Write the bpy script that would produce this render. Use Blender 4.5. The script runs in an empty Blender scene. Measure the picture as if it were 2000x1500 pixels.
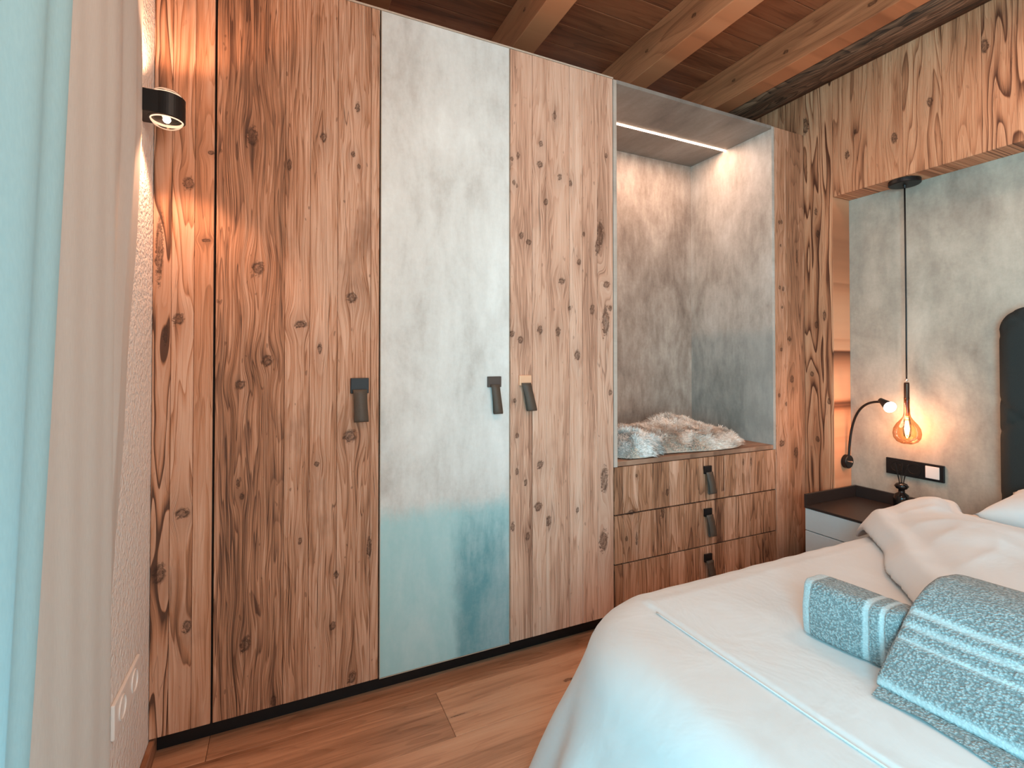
import bpy, bmesh, math, random
from mathutils import Vector, Matrix, noise
random.seed(7)
D = bpy.data
scene = bpy.context.scene
C = scene.collection
PI = math.pi

# ---------------------------------------------------------------- camera, world, lights, exposure
FPX, PITCH, YAW = 959.0, 0.72, 25.1
cam_d = D.cameras.new('camera')
cam = D.objects.new('camera', cam_d)
C.objects.link(cam)
cam.location = (0, 0, 1.25)
cam.rotation_euler = (math.radians(90 + PITCH), 0, math.radians(-YAW))
cam_d.sensor_width = 36.0
cam_d.lens = FPX / 2000 * 36
cam_d.shift_y = -0.0295
cam_d.clip_start = 0.02
scene.camera = cam

w = D.worlds.new('world'); scene.world = w
w.use_nodes = True
bg = w.node_tree.nodes['Background']
bg.inputs[0].default_value = (0.50, 0.86, 1.0, 1)
bg.inputs[1].default_value = 1.0

def light(name, kind, loc, energy, color, size=0.1, size_y=None, aim=None, **kw):
    d = D.lights.new(name, kind)
    d.energy = energy; d.color = color
    if kind == 'AREA':
        d.size = size
        if size_y: d.shape = 'RECTANGLE'; d.size_y = size_y
    else:
        d.shadow_soft_size = size
    for k, v in kw.items(): setattr(d, k, v)
    o = D.objects.new(name, d); C.objects.link(o); o.location = loc
    if aim is not None:
        o.rotation_euler = (Vector(aim) - Vector(loc)).to_track_quat('-Z', 'Y').to_euler()
    return o

WARM = (1.0, 0.60, 0.36)
# daylight entering by the glazed door in the left wall
light('daylight', 'AREA', (-0.62, -0.62, 1.15), 168, (0.27, 0.79, 1.0), 1.2, 1.9, aim=(1.5, -0.5, 0.85))
# second opening of the room, in the wall behind the camera
light('daylight', 'AREA', (1.35, -1.95, 1.25), 22, (0.86, 0.95, 1.0), 1.7, 1.6, aim=(1.35, 2.0, 0.9))
# unseen ceiling lamp for the warm room light, then warm fill lights
light('ceiling_lamp', 'AREA', (0.55, 0.45, 2.70), 11, (1.0, 0.72, 0.55), 0.5, 0.5, aim=(0.7, 1.0, 0))
light('bed_head_fill', 'AREA', (2.25, 0.55, 2.72), 8.0, (1.0, 0.60, 0.42), 0.3, 0.3, aim=(2.3, 0.6, 0))  # unseen fill added to warm the duvet and bed head
light('ceiling_fill', 'AREA', (0.9, -0.9, 1.75), 10, (1.0, 0.72, 0.54), 0.3, 0.3, aim=(1.2, 0.4, 3.0))  # unseen upward fill added to brighten the ceiling and beams
light('rear_warm_light', 'POINT', (0.5, -1.7, 1.45), 8, (1.0, 0.72, 0.55), 0.2)  # unseen warm point light behind the camera

vs = scene.view_settings
vs.view_transform = 'Standard'; vs.look = 'None'; vs.gamma = 1.0
vs.exposure = 0.12
vs.use_curve_mapping = False

# ---------------------------------------------------------------- node helpers
class NT:
    def __init__(s, name):
        s.m = D.materials.new(name); s.m.use_nodes = True
        s.t = s.m.node_tree; s.t.nodes.clear()
        s.out = s.t.nodes.new('ShaderNodeOutputMaterial')
    def n(s, kind, **kw):
        nd = s.t.nodes.new(kind)
        for k, v in kw.items(): setattr(nd, k, v)
        return nd
    def l(s, a, b): s.t.links.new(a, b)
    def put(s, sock, v):
        if hasattr(v, 'is_output') or isinstance(v, bpy.types.NodeSocket): s.l(v, sock)
        else:
            if isinstance(v, (tuple, list)) and len(v) == 3 and sock.type == 'RGBA': v = (*v, 1)
            sock.default_value = v
    def math(s, op, a, b=0.0, c=None, clamp=False):
        nd = s.n('ShaderNodeMath', operation=op, use_clamp=clamp)
        s.put(nd.inputs[0], a)
        s.put(nd.inputs[1], b)
        if c is not None: s.put(nd.inputs[2], c)
        return nd.outputs[0]
    def add(s, a, b): return s.math('ADD', a, b)
    def mul(s, a, b): return s.math('MULTIPLY', a, b)
    def vec(s, x, y, z=0.0):
        nd = s.n('ShaderNodeCombineXYZ')
        for i, v in enumerate((x, y, z)): s.put(nd.inputs[i], v)
        return nd.outputs[0]
    def noise(s, v, scale=1.0, detail=4.0, rough=0.6, dist=0.0):
        nd = s.n('ShaderNodeTexNoise')
        s.put(nd.inputs['Vector'], v); nd.inputs['Scale'].default_value = scale
        nd.inputs['Detail'].default_value = detail; nd.inputs['Roughness'].default_value = rough
        nd.inputs['Distortion'].default_value = dist
        return nd.outputs['Fac']
    def ss(s, v, a, b, to0=0.0, to1=1.0):
        nd = s.n('ShaderNodeMapRange', interpolation_type='SMOOTHSTEP')
        s.put(nd.inputs['Value'], v)
        for k, x in (('From Min', a), ('From Max', b), ('To Min', to0), ('To Max', to1)): s.put(nd.inputs[k], x)
        return nd.outputs['Result']
    def lin(s, v, a, b, to0=0.0, to1=1.0):
        nd = s.n('ShaderNodeMapRange')
        s.put(nd.inputs['Value'], v)
        for k, x in (('From Min', a), ('From Max', b), ('To Min', to0), ('To Max', to1)): s.put(nd.inputs[k], x)
        return nd.outputs['Result']
    def mix(s, f, a, b, mode='MIX'):
        nd = s.n('ShaderNodeMix', data_type='RGBA', blend_type=mode)
        s.put(nd.inputs[0], f); s.put(nd.inputs[6], a); s.put(nd.inputs[7], b)
        return nd.outputs[2]
    def bsdf(s, color, rough=0.5, metal=0.0, bump=None, bstr=0.3, bdist=0.002, **kw):
        b = s.n('ShaderNodeBsdfPrincipled')
        s.put(b.inputs['Base Color'], color); s.put(b.inputs['Roughness'], rough); s.put(b.inputs['Metallic'], metal)
        for k, v in kw.items(): s.put(b.inputs[k], v)
        if bump is not None:
            bn = s.n('ShaderNodeBump'); bn.inputs['Strength'].default_value = bstr
            bn.inputs['Distance'].default_value = bdist
            s.put(bn.inputs['Height'], bump); s.l(bn.outputs[0], b.inputs['Normal'])
        s.l(b.outputs[0], s.out.inputs[0])
        return b
    def xyz(s):
        g = s.n('ShaderNodeNewGeometry'); sp = s.n('ShaderNodeSeparateXYZ')
        s.l(g.outputs['Position'], sp.inputs[0])
        return g.outputs['Position'], sp.outputs
    def attr(s, name):
        nd = s.n('ShaderNodeAttribute', attribute_type='OBJECT', attribute_name=name)
        return nd.outputs['Fac']

def srgb(r, g, b):
    f = lambda c: (c/255/12.92) if c/255 <= 0.04045 else ((c/255+0.055)/1.055)**2.4
    return (f(r), f(g), f(b))

def plain(name, col, rough=0.5, metal=0.0, var=0.12, nscale=40, bump=0.0):
    m = NT(name); P, _ = m.xyz()
    n = m.noise(P, nscale, 3)
    c = m.mix(n, tuple(x*(1-var) for x in col), tuple(min(1, x*(1+var)) for x in col))
    m.bsdf(c, rough, metal, bump=n if bump else None, bstr=bump)
    return m.m

# knot node group: bends the grain round a knot and returns how dark the knot is there
kg = D.node_groups.new('knot', 'ShaderNodeTree')
for nm in ('U', 'V', 'UA', 'M', 'ui', 'vi', 'ru', 'rv', 'W'):
    kg.interface.new_socket(nm, in_out='INPUT', socket_type='NodeSocketFloat')
for nm in ('UA', 'M'):
    kg.interface.new_socket(nm, in_out='OUTPUT', socket_type='NodeSocketFloat')
gi = kg.nodes.new('NodeGroupInput'); go = kg.nodes.new('NodeGroupOutput')
def km(op, a, b=0.0):
    nd = kg.nodes.new('ShaderNodeMath'); nd.operation = op
    for i, v in enumerate((a, b)):
        if isinstance(v, bpy.types.NodeSocket): kg.links.new(v, nd.inputs[i])
        else: nd.inputs[i].default_value = v
    return nd.outputs[0]
G = gi.outputs
du = km('SUBTRACT', G['U'], G['ui']); dv = km('SUBTRACT', G['V'], G['vi'])
au = km('DIVIDE', du, km('MULTIPLY', G['ru'], 3.0)); av = km('DIVIDE', dv, km('MULTIPLY', G['rv'], 4.5))
e = km('EXPONENT', km('MULTIPLY', km('ADD', km('MULTIPLY', au, au), km('MULTIPLY', av, av)), -1.0))
ua = km('SUBTRACT', G['UA'], km('MULTIPLY', km('MULTIPLY', du, e), 0.75))
wu = km('MULTIPLY', km('SUBTRACT', G['W'], 0.5), 2.2)
ku = km('ADD', km('DIVIDE', du, G['ru']), wu); kv = km('ADD', km('DIVIDE', dv, G['rv']), wu)
r = km('SQRT', km('ADD', km('MULTIPLY', ku, ku), km('MULTIPLY', kv, kv)))
mr = kg.nodes.new('ShaderNodeMapRange'); mr.interpolation_type = 'SMOOTHSTEP'
kg.links.new(r, mr.inputs['Value'])
mr.inputs['From Min'].default_value = 1.25; mr.inputs['From Max'].default_value = 0.8
ring = km('ADD', km('MULTIPLY', km('POWER', km('MINIMUM', r, 1.0), 3.0), 0.22), km('ADD', km('MULTIPLY', km('SINE', km('MULTIPLY', r, 11.0)), 0.12), km('MULTIPLY', G['W'], 0.95)))
mk_ = km('ADD', km('MULTIPLY', mr.outputs['Result'], ring), km('MULTIPLY', e, 0.22))
kg.links.new(ua, go.inputs['UA']); kg.links.new(km('MAXIMUM', G['M'], mk_), go.inputs['M'])

OLD = dict(dark=srgb(94, 62, 46), mid=srgb(184, 132, 106), light=srgb(222, 178, 152))
def wood(name, u='X', v='Z', dark=OLD['dark'], mid=OLD['mid'], light=OLD['light'], knots=(), fig=0.5, figs=(7, 0.9),
         rough=0.62, streak=0.5, crack=0.8, gscale=1.0, stain=0.5, bstr=0.5, spec=0.3, figk=9.0):
    m = NT(name); P, xyz = m.xyz()
    U0, V0 = xyz[u], xyz[v]
    seed = m.attr('seed'); tone = m.attr('tone'); figa = m.attr('fig')
    W = m.noise(m.vec(U0, V0, 0.0), 75, 4, 0.7)
    UA, M = U0, 0.0
    for (ku_, kv_, ru, rv) in knots:
        g = m.n('ShaderNodeGroup'); g.node_tree = kg
        for k, val in (('U', U0), ('V', V0), ('UA', UA), ('M', M), ('ui', ku_), ('vi', kv_), ('ru', ru), ('rv', rv), ('W', W)):
            m.put(g.inputs[k], val)
        UA, M = g.outputs['UA'], g.outputs['M']
    so = m.mul(seed, 11.7)
    wob = m.mul(m.math('SUBTRACT', m.noise(m.vec(m.mul(U0, 5.0), m.mul(V0, 2.2), so), 1, 2), 0.5), 0.026)
    UW = m.add(UA, wob)
    # growth rings: sharp-edged contours of a stretched noise
    t = m.noise(m.vec(m.mul(UW, figs[0]), m.mul(V0, figs[1]), so), 1, 2.0, 0.45)
    saw = m.math('FRACT', m.mul(t, figk * 1.6))
    bandsharp = m.mul(m.math('POWER', saw, 3.0), m.ss(saw, 1.0, 0.93))
    bandsharp = m.math('SUBTRACT', 0.62, m.mul(bandsharp, 1.0))
    t3 = m.noise(m.vec(m.mul(UW, 26), m.mul(V0, 0.7), m.add(so, 1.5)), 1, 2.0, 0.5)
    saw3 = m.math('FRACT', m.mul(t3, 17.0))
    fine = m.mul(m.math('POWER', saw3, 2.0), m.ss(saw3, 1.0, 0.90))
    # fine streaks
    s1 = m.noise(m.vec(m.mul(UW, 110 * gscale), m.mul(V0, 2.2), so), 1, 4, 0.7)
    s2 = m.noise(m.vec(m.mul(UW, 420 * gscale), m.mul(V0, 7.0), so), 1, 2, 0.6)
    broad = m.noise(m.vec(m.mul(UW, 13), m.mul(V0, 0.9), m.add(so, 4.0)), 1, 3, 0.55)
    blot = m.noise(m.vec(m.mul(U0, 6), m.mul(V0, 2.6), m.add(so, 9.0)), 1, 4, 0.6)
    f = m.add(m.mul(m.math('SUBTRACT', s1, 0.5), 1.5 * streak), m.mul(m.math('SUBTRACT', s2, 0.5), 0.7 * streak))
    f = m.add(f, m.mul(m.math('SUBTRACT', broad, 0.5), 1.1))
    f = m.math('SUBTRACT', f, m.mul(m.math('SUBTRACT', fine, 0.25), 0.55 * streak))
    f = m.add(f, m.mul(m.mul(m.math('SUBTRACT', bandsharp, 0.35), fig), m.add(0.35, figa)))
    f = m.add(f, tone)
    lt = m.math('ADD', f, 0.5, clamp=True)
    col = m.mix(m.lin(lt, 0.45, 1.0), mid, light)
    col = m.mix(m.lin(lt, 0.5, 0.0), col, dark)
    # weather stains
    st = m.ss(blot, 0.56, 0.74)
    col = m.mix(m.mul(st, stain), col, m.mix(0.35, dark, mid))
    # cracks
    cr_n = m.noise(m.vec(m.mul(UW, 90), m.mul(V0, 1.3), m.add(so, 2.0)), 1, 2, 0.5)
    cr = m.ss(cr_n, 0.70, 0.78)
    col = m.mix(m.mul(cr, crack), col, tuple(x * 0.5 for x in dark))
    ln = m.noise(m.vec(m.mul(UW, 34), m.mul(V0, 1.1), m.add(so, 6.0)), 1, 1, 0.4)      # hairline checks
    ln = m.math('ABSOLUTE', m.math('SUBTRACT', ln, 0.56))
    ln = m.mul(m.ss(ln, 0.008, 0.0), m.ss(m.noise(m.vec(m.mul(UW, 9), m.mul(V0, 2.0), so), 1, 1), 0.50, 0.60))
    col = m.mix(m.mul(ln, crack * 0.8), col, tuple(x * 0.5 for x in dark))
    fk = m.ss(m.noise(m.vec(m.mul(U0, 60), m.mul(V0, 22), so), 1, 1), 0.735, 0.775)   # pin knots
    col = m.mix(m.mul(fk, 0.6 * crack), col, tuple(x * 0.6 for x in dark))
    Mc = m.math('MINIMUM', M, 1.0) if knots else 0.0
    if knots:
        col = m.mix(m.mul(Mc, 0.95), col, tuple(x * 0.45 for x in dark))
    h = m.add(m.mul(s1, 0.6), m.mul(s2, 0.35))
    h = m.add(h, m.mul(bandsharp, 0.4 * fig))
    h = m.math('SUBTRACT', h, m.mul(cr, 0.8))
    h = m.math('SUBTRACT', h, m.add(m.mul(fine, 0.5), m.mul(ln, 0.8)))
    if knots: h = m.math('SUBTRACT', h, m.mul(Mc, 0.7))
    m.bsdf(col, rough, bump=h, bstr=bstr, bdist=0.003, **{'Specular IOR Level': spec})
    return m.m

def wood_set(name, knots=(), **kw):
    def make(a, b, cache={}):
        ks = tuple(k for k in knots if a - 0.004 <= k[0] < b + 0.004)
        if ks not in cache: cache[ks] = wood(name, knots=ks, **kw)
        return cache[ks]
    return lambda a, b, c={}: make(a, b, c)

def concrete(name, u='X', v='Z', a=srgb(150, 140, 130), b=srgb(196, 190, 182), c=srgb(222, 218, 210), tint=None,
             streak=0.6, rough=0.55, scale=1.0, warm=None):
    m = NT(name); P, xyz = m.xyz(); U, V = xyz[u], xyz[v]
    n1 = m.noise(m.vec(m.mul(U, 3.2*scale), m.mul(V, 1.7*scale), 1.3), 1, 5, 0.6, 0.3)
    n2 = m.noise(m.vec(m.mul(U, 16*scale), m.mul(V, 4.0*scale), 7.1), 1, 5, 0.65)
    n3 = m.noise(m.vec(m.mul(U, 60), m.mul(V, 60), 3.1), 1, 4, 0.7)
    f = m.add(m.mul(m.math('SUBTRACT', n1, 0.5), 1.9), m.mul(m.math('SUBTRACT', n2, 0.5), 1.1 * streak))
    f = m.math('ADD', m.add(f, m.mul(m.math('SUBTRACT', n3, 0.5), 0.35)), 0.5, clamp=True)
    col = m.mix(m.lin(f, 0.5, 1.0), b, c)
    col = m.mix(m.lin(f, 0.5, 0.0), col, a)
    if tint:                       # a second tint on the lower part of the panel: (height where it ends, slope over u, u of the darker lobe, colours)
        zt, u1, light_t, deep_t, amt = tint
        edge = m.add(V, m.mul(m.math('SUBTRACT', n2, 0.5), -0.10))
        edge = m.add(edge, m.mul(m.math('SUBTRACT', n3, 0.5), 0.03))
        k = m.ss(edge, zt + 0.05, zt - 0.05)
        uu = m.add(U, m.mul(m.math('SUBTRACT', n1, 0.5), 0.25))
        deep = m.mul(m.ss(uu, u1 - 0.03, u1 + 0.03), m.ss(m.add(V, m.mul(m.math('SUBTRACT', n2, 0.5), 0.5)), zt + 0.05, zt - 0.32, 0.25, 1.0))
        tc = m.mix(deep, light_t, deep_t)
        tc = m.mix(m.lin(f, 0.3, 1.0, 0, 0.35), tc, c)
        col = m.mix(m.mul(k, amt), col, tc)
    m.bsdf(col, rough, bump=m.add(m.mul(n2, 0.6), n3), bstr=0.12, bdist=0.002, **{'Specular IOR Level': 0.35})
    return m.m

# ---------------------------------------------------------------- object helpers
def base(o):
    b = Vector((0, 0, 0))
    while o is not None:
        b += o.location; o = o.parent
    return b

def empty(name, label, cat, loc, group=None):
    o = D.objects.new(name, None); C.objects.link(o); o.location = loc
    o.empty_display_size = 0.05
    o['label'] = label; o['category'] = cat
    if group: o['group'] = group
    return o

def link_mesh(name, me, mat, parent=None, smooth=False, kind=None, label=None, **props):
    o = D.objects.new(name, me); C.objects.link(o)
    if mat is not None: me.materials.append(mat)
    if parent is not None:
        o.parent = parent
        me.transform(Matrix.Translation(-base(parent)))
    if smooth:
        me.polygons.foreach_set('use_smooth', [True] * len(me.polygons))
    if kind: o['kind'] = kind
    if label: o['label'] = label
    for k, v in props.items(): o[k] = v
    return o

def bm_box(bm, x0, x1, y0, y1, z0, z1, bev=0.0, seg=1, rot=None):
    m = Matrix.Translation(((x0+x1)/2, (y0+y1)/2, (z0+z1)/2))
    if rot is not None: m = m @ rot
    m = m @ Matrix.Diagonal((abs(x1-x0), abs(y1-y0), abs(z1-z0), 1))
    r_ = bmesh.ops.create_cube(bm, size=1, matrix=m)
    if bev > 0:
        es = list({e_ for v_ in r_['verts'] for e_ in v_.link_edges})
        bmesh.ops.bevel(bm, geom=es, offset=bev, segments=seg, affect='EDGES', profile=0.5)

def box(name, x0, x1, y0, y1, z0, z1, mat, parent=None, bev=0.0, seg=1, rot=None, smooth=False, **kw):
    bm = bmesh.new(); bm_box(bm, x0, x1, y0, y1, z0, z1, bev, seg, rot)
    me = D.meshes.new(name); bm.to_mesh(me); bm.free()
    return link_mesh(name, me, mat, parent, smooth, **kw)

def from_bm(name, bm, mat, parent=None, smooth=False, **kw):
    me = D.meshes.new(name); bm.to_mesh(me); bm.free()
    return link_mesh(name, me, mat, parent, smooth, **kw)

def lathe(bm, prof, center, axis='Z', seg=32, cap=True):
    """prof: list of (radius, height)."""
    rings = []
    c = Vector(center)
    for rr, h in prof:
        ring = []
        for i in range(seg):
            a = 2*PI*i/seg
            p = (rr*math.cos(a), rr*math.sin(a), h)
            if axis == 'Y': p = (p[0], p[2], p[1])
            if axis == 'X': p = (p[2], p[0], p[1])
            ring.append(bm.verts.new(c + Vector(p)))
        rings.append(ring)
    for a_, b_ in zip(rings, rings[1:]):
        for i in range(seg):
            j = (i+1) % seg
            bm.faces.new((a_[i], a_[j], b_[j], b_[i]))
    if cap:
        bm.faces.new(rings[0][::-1]); bm.faces.new(rings[-1])
    bmesh.ops.recalc_face_normals(bm, faces=bm.faces)

def tube(bm, pts, rad, seg=10):
    pts = [Vector(p) for p in pts]
    rings = []
    up = Vector((0, 0, 1))
    for i, p in enumerate(pts):
        t = (pts[min(i+1, len(pts)-1)] - pts[max(i-1, 0)]).normalized()
        a = t.cross(up if abs(t.dot(up)) < 0.95 else Vector((1, 0, 0))).normalized()
        b = t.cross(a).normalized()
        rr = rad[i] if isinstance(rad, (list, tuple)) else rad
        rings.append([bm.verts.new(p + rr*(math.cos(2*PI*k/seg)*a + math.sin(2*PI*k/seg)*b)) for k in range(seg)])
        up = b if abs(t.z) > 0.95 else up
    for A, B in zip(rings, rings[1:]):
        # align ring B to ring A to avoid twisting
        off = min(range(seg), key=lambda s_: (A[0].co - B[s_].co).length)
        B[:] = B[off:] + B[:off]
        if (A[1].co - B[1].co).length > (A[1].co - B[-1].co).length: B[:] = [B[0]] + B[1:][::-1]
        for k in range(seg):
            j = (k+1) % seg
            bm.faces.new((A[k], A[j], B[j], B[k]))
    bm.faces.new(rings[0][::-1]); bm.faces.new(rings[-1])
    bmesh.ops.recalc_face_normals(bm, faces=bm.faces)

def bez(p0, p1, p2, p3, n=16):
    p0, p1, p2, p3 = map(Vector, (p0, p1, p2, p3))
    return [((1-t)**3)*p0 + 3*((1-t)**2)*t*p1 + 3*(1-t)*t*t*p2 + (t**3)*p3 for t in (i/(n-1) for i in range(n))]

def grid_mesh(name, fn, us, vs_, mat, parent=None, smooth=True, **kw):
    verts = [fn(u, v) for v in vs_ for u in us]
    nu = len(us)
    faces = [(j*nu+i, j*nu+i+1, (j+1)*nu+i+1, (j+1)*nu+i) for j in range(len(vs_)-1) for i in range(nu-1)]
    me = D.meshes.new(name); me.from_pydata([tuple(p) for p in verts], [], faces); me.update()
    return link_mesh(name, me, mat, parent, smooth, **kw)

def sm(a, b, x):
    t = max(0.0, min(1.0, (x-a)/(b-a))); return t*t*(3-2*t)
def ns(x, y, z=0.0): return noise.noise(Vector((x, y, z)))
def frange(a, b, n): return [a + (b-a)*i/(n-1) for i in range(n)]

# ---------------------------------------------------------------- dimensions (metres)
XL, XE, XW, XR = -0.37, 2.765, 2.765, 2.917       # left wall, wardrobe end, wood wall, grey recess wall
YF, YB, YN = 1.87, 2.495, 1.705                   # wardrobe front, back wall, far reveal of the recess
ZT, ZD = 2.57, 0.07                               # wardrobe top, door bottom
ZC, ZB = 3.0, 2.80                                # ceiling boards, beam bottoms
YS = -2.15                                        # wall behind the camera
LINT = 2.155                                      # underside of the lintel
YN2 = -1.05                                       # near reveal of the recess

# ---------------------------------------------------------------- setting materials
plaster = NT('white_plaster'); _P, _ = plaster.xyz()
_n = plaster.noise(_P, 80, 2, 0.5); _n2 = plaster.noise(_P, 3, 3)
plaster.bsdf(plaster.mix(_n2, srgb(226, 216, 208), srgb(240, 232, 226)), 0.85, bump=_n, bstr=1.0, bdist=0.008)
plaster = plaster.m
floor_wood = wood('oak_floor_boards', u='Y', v='X', dark=srgb(112, 70, 44), mid=srgb(202, 146, 112), light=srgb(222, 172, 138),
                  fig=0.18, figs=(9, 1.2), streak=0.2, crack=0.25, stain=0.25, rough=0.45, bstr=0.18, spec=0.4, figk=6,
                  knots=[(1.66, 1.02, 0.008, 0.02), (1.66, 0.57, 0.003, 0.03), (1.30, 0.25, 0.009, 0.02)])
ceil_wood = wood('spruce_ceiling_boards', u='Y', v='X', dark=srgb(80, 42, 26), mid=srgb(146, 84, 54), light=srgb(176, 108, 72),
                 fig=0.25, streak=0.25, crack=0.1, stain=0.3, bstr=0.15, figk=6)
beam_wood = wood('spruce_beam_wood', u='Z', v='Y', dark=srgb(116, 62, 38), mid=srgb(204, 126, 84), light=srgb(226, 150, 106),
                 fig=0.25, figs=(5, 0.7), streak=0.22, crack=0.12, stain=0.2, bstr=0.12, figk=5,
                 knots=[(2.88, 1.72, 0.010, 0.015), (2.86, 1.30, 0.010, 0.02), (2.9, 2.05, 0.008, 0.013)])
rough_wood = wood('rough_dark_timber', u='X', v='Y', dark=srgb(58, 40, 30), mid=srgb(122, 84, 62), light=srgb(176, 130, 102),
                  fig=0.6, figs=(9, 1.6), streak=0.9, crack=0.9, stain=0.6, bstr=0.8,
                  knots=[(2.66, 1.95, 0.012, 0.03)])
wall_wood = wood_set('reclaimed_wall_boards', u='Y', v='Z', dark=srgb(92, 52, 34), mid=srgb(188, 124, 88), light=srgb(222, 164, 126), fig=0.6, figs=(8, 0.6), streak=0.35, crack=0.35, stain=0.35, bstr=0.6,
                 knots=[(1.626, 2.36, 0.011, 0.024), (1.40, 2.36, 0.013, 0.026), (1.25, 2.47, 0.011, 0.022), (1.585, 2.47, 0.007, 0.012),
                        (1.80, 2.10, 0.008, 0.02), (1.79, 1.97, 0.009, 0.02), (1.755, 1.50, 0.009, 0.028), (1.80, 1.45, 0.010, 0.02),
                        (1.83, 1.17, 0.010, 0.014), (1.80, 0.80, 0.010, 0.016), (1.735, 1.02, 0.008, 0.016), (1.05, 2.62, 0.014, 0.03),
                        (1.86, 2.62, 0.02, 0.045)])
grey_wall = concrete('grey_wall_plaster', u='Y', a=srgb(142, 130, 118), b=srgb(176, 163, 148), c=srgb(204, 190, 174), streak=0.4, scale=1.6, rough=0.6)
black = plain('black_metal', srgb(26, 24, 24), 0.45, 0.3)
white_plastic = plain('white_plastic', srgb(236, 228, 222), 0.35, 0, 0.03)

# ---------------------------------------------------------------- structure
floor = box('floor', XL-0.15, XR+0.1, YS-0.1, YB+0.1, -0.12, -0.02, floor_wood, kind='structure', seed=0.1, tone=-0.5, fig=0.2)
def tinted(o, s=0.12):
    o['seed'] = random.random()*5; o['tone'] = random.uniform(-s, s); o['fig'] = random.uniform(0.1, 0.8)
    return o
pw = 0.235
rowy = 2.04
row = 0
joints = {0: [-0.21, 1.65], 1: [0.53, 2.3], 2: [-0.9, 1.2], 3: [0.9, 2.6], 4: [0.1, 1.9]}
while rowy > YS:
    y1, y0 = rowy, max(YS, rowy - pw)
    js = joints.get(row, [random.uniform(-0.2, 0.6), random.uniform(1.4, 2.4)])
    xs = [XL] + [j for j in js if XL + 0.1 < j < XR - 0.1] + [XR]
    for a, b in zip(xs, xs[1:]):
        o = tinted(box('plank', a+0.0006, b-0.0006, y0+0.0006, y1-0.0006, -0.02, random.uniform(-0.0008, 0), floor_wood, floor, bev=0.0012), 0.10)
        if row == 1 and a < 0: o['tone'] = -0.16
        if row == 1 and a > 0: o['tone'] = 0.10
    rowy -= pw; row += 1
for k, (y0, y1) in enumerate(((2.04, 2.27), (2.27, 2.495))):
    tinted(box('plank', XL, XR, y0+0.0006, y1-0.0006, -0.02, 0, floor_wood, floor, bev=0.0012))

ceiling = box('ceiling', XL-0.1, XR+0.15, YS-0.1, YB+0.1, ZC+0.02, ZC+0.1, ceil_wood, kind='structure', seed=0.3, tone=-0.1, fig=0.3)
y = YB
while y > YS:
    y0 = max(YS, y - 0.155)
    tinted(box('board', XL, XR, y0+0.0012, y-0.0012, ZC, ZC+0.02, ceil_wood, ceiling, bev=0.003), 0.10)
    y = y0
for k, xc in enumerate((-0.30, 0.36, 1.085, 1.815, 2.465)):
    tinted(box('beam', xc-0.06, xc+0.06, YS, YB, ZB, ZC, beam_wood, ceiling, bev=0.004, seg=2), 0.05)
# the rough timber lying along the wood wall
def rough_beam(u, v):
    pass
bm = bmesh.new()
nY = 70
sec = [(2.545, ZC-0.005), (2.540, 2.90), (2.548, 2.835), (2.565, 2.800), (2.62, 2.792), (2.70, 2.795), (2.76, 2.80), (2.762, ZC-0.005)]
rings = []
for i in range(nY):
    yy = YS + (YB-YS)*i/(nY-1)
    rings.append([bm.verts.new((x_ + (0.014*ns(yy*3, k*1.7) + 0.006*ns(yy*11, k*2.3, 5) if 0 < k < 6 else 0), yy,
                                z_ + (0.016*ns(yy*2.5, k*2.1, 9) + 0.008*ns(yy*12, k*3.3, 3) if 1 < k < 6 else 0))) for k, (x_, z_) in enumerate(sec)])
for A, B in zip(rings, rings[1:]):
    for k in range(len(sec)-1): bm.faces.new((A[k], A[k+1], B[k+1], B[k]))
bm.faces.new(rings[0]); bm.faces.new(rings[-1][::-1])
bmesh.ops.recalc_face_normals(bm, faces=bm.faces)
from_bm('beam', bm, rough_wood, ceiling, smooth=True, seed=1.0, tone=-0.16, fig=0.5, label='rough dark weathered timber along the wood wall')

# walls
box('wall_back', XL-0.1, XR+0.15, YB, YB+0.1, 0, ZC, plaster, kind='structure')
WY0, WY1, WZ0, WZ1 = -1.25, 0.55, 0.08, 2.35
bm = bmesh.new()
bm_box(bm, XL-0.12, XL, WY1, YB, 0, ZC)
bm_box(bm, XL-0.12, XL, YS, WY0, 0, ZC)
bm_box(bm, XL-0.12, XL, WY0, WY1, WZ1, ZC)
bm_box(bm, XL-0.12, XL, WY0, WY1, 0, WZ0)
from_bm('wall_left', bm, plaster, kind='structure')
bm = bmesh.new()
bm_box(bm, XL-0.1, 0.5, YS-0.1, YS, 0, ZC); bm_box(bm, 2.2, XR+0.15, YS-0.1, YS, 0, ZC)
bm_box(bm, 0.5, 2.2, YS-0.1, YS, 2.05, ZC); bm_box(bm, 0.5, 2.2, YS-0.1, YS, 0, 0.45)
from_bm('wall_front', bm, plaster, kind='structure')
wall_right = box('wall_right', XR, XR+0.12, YS, YB, 0, ZC, grey_wall, kind='structure')
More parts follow.
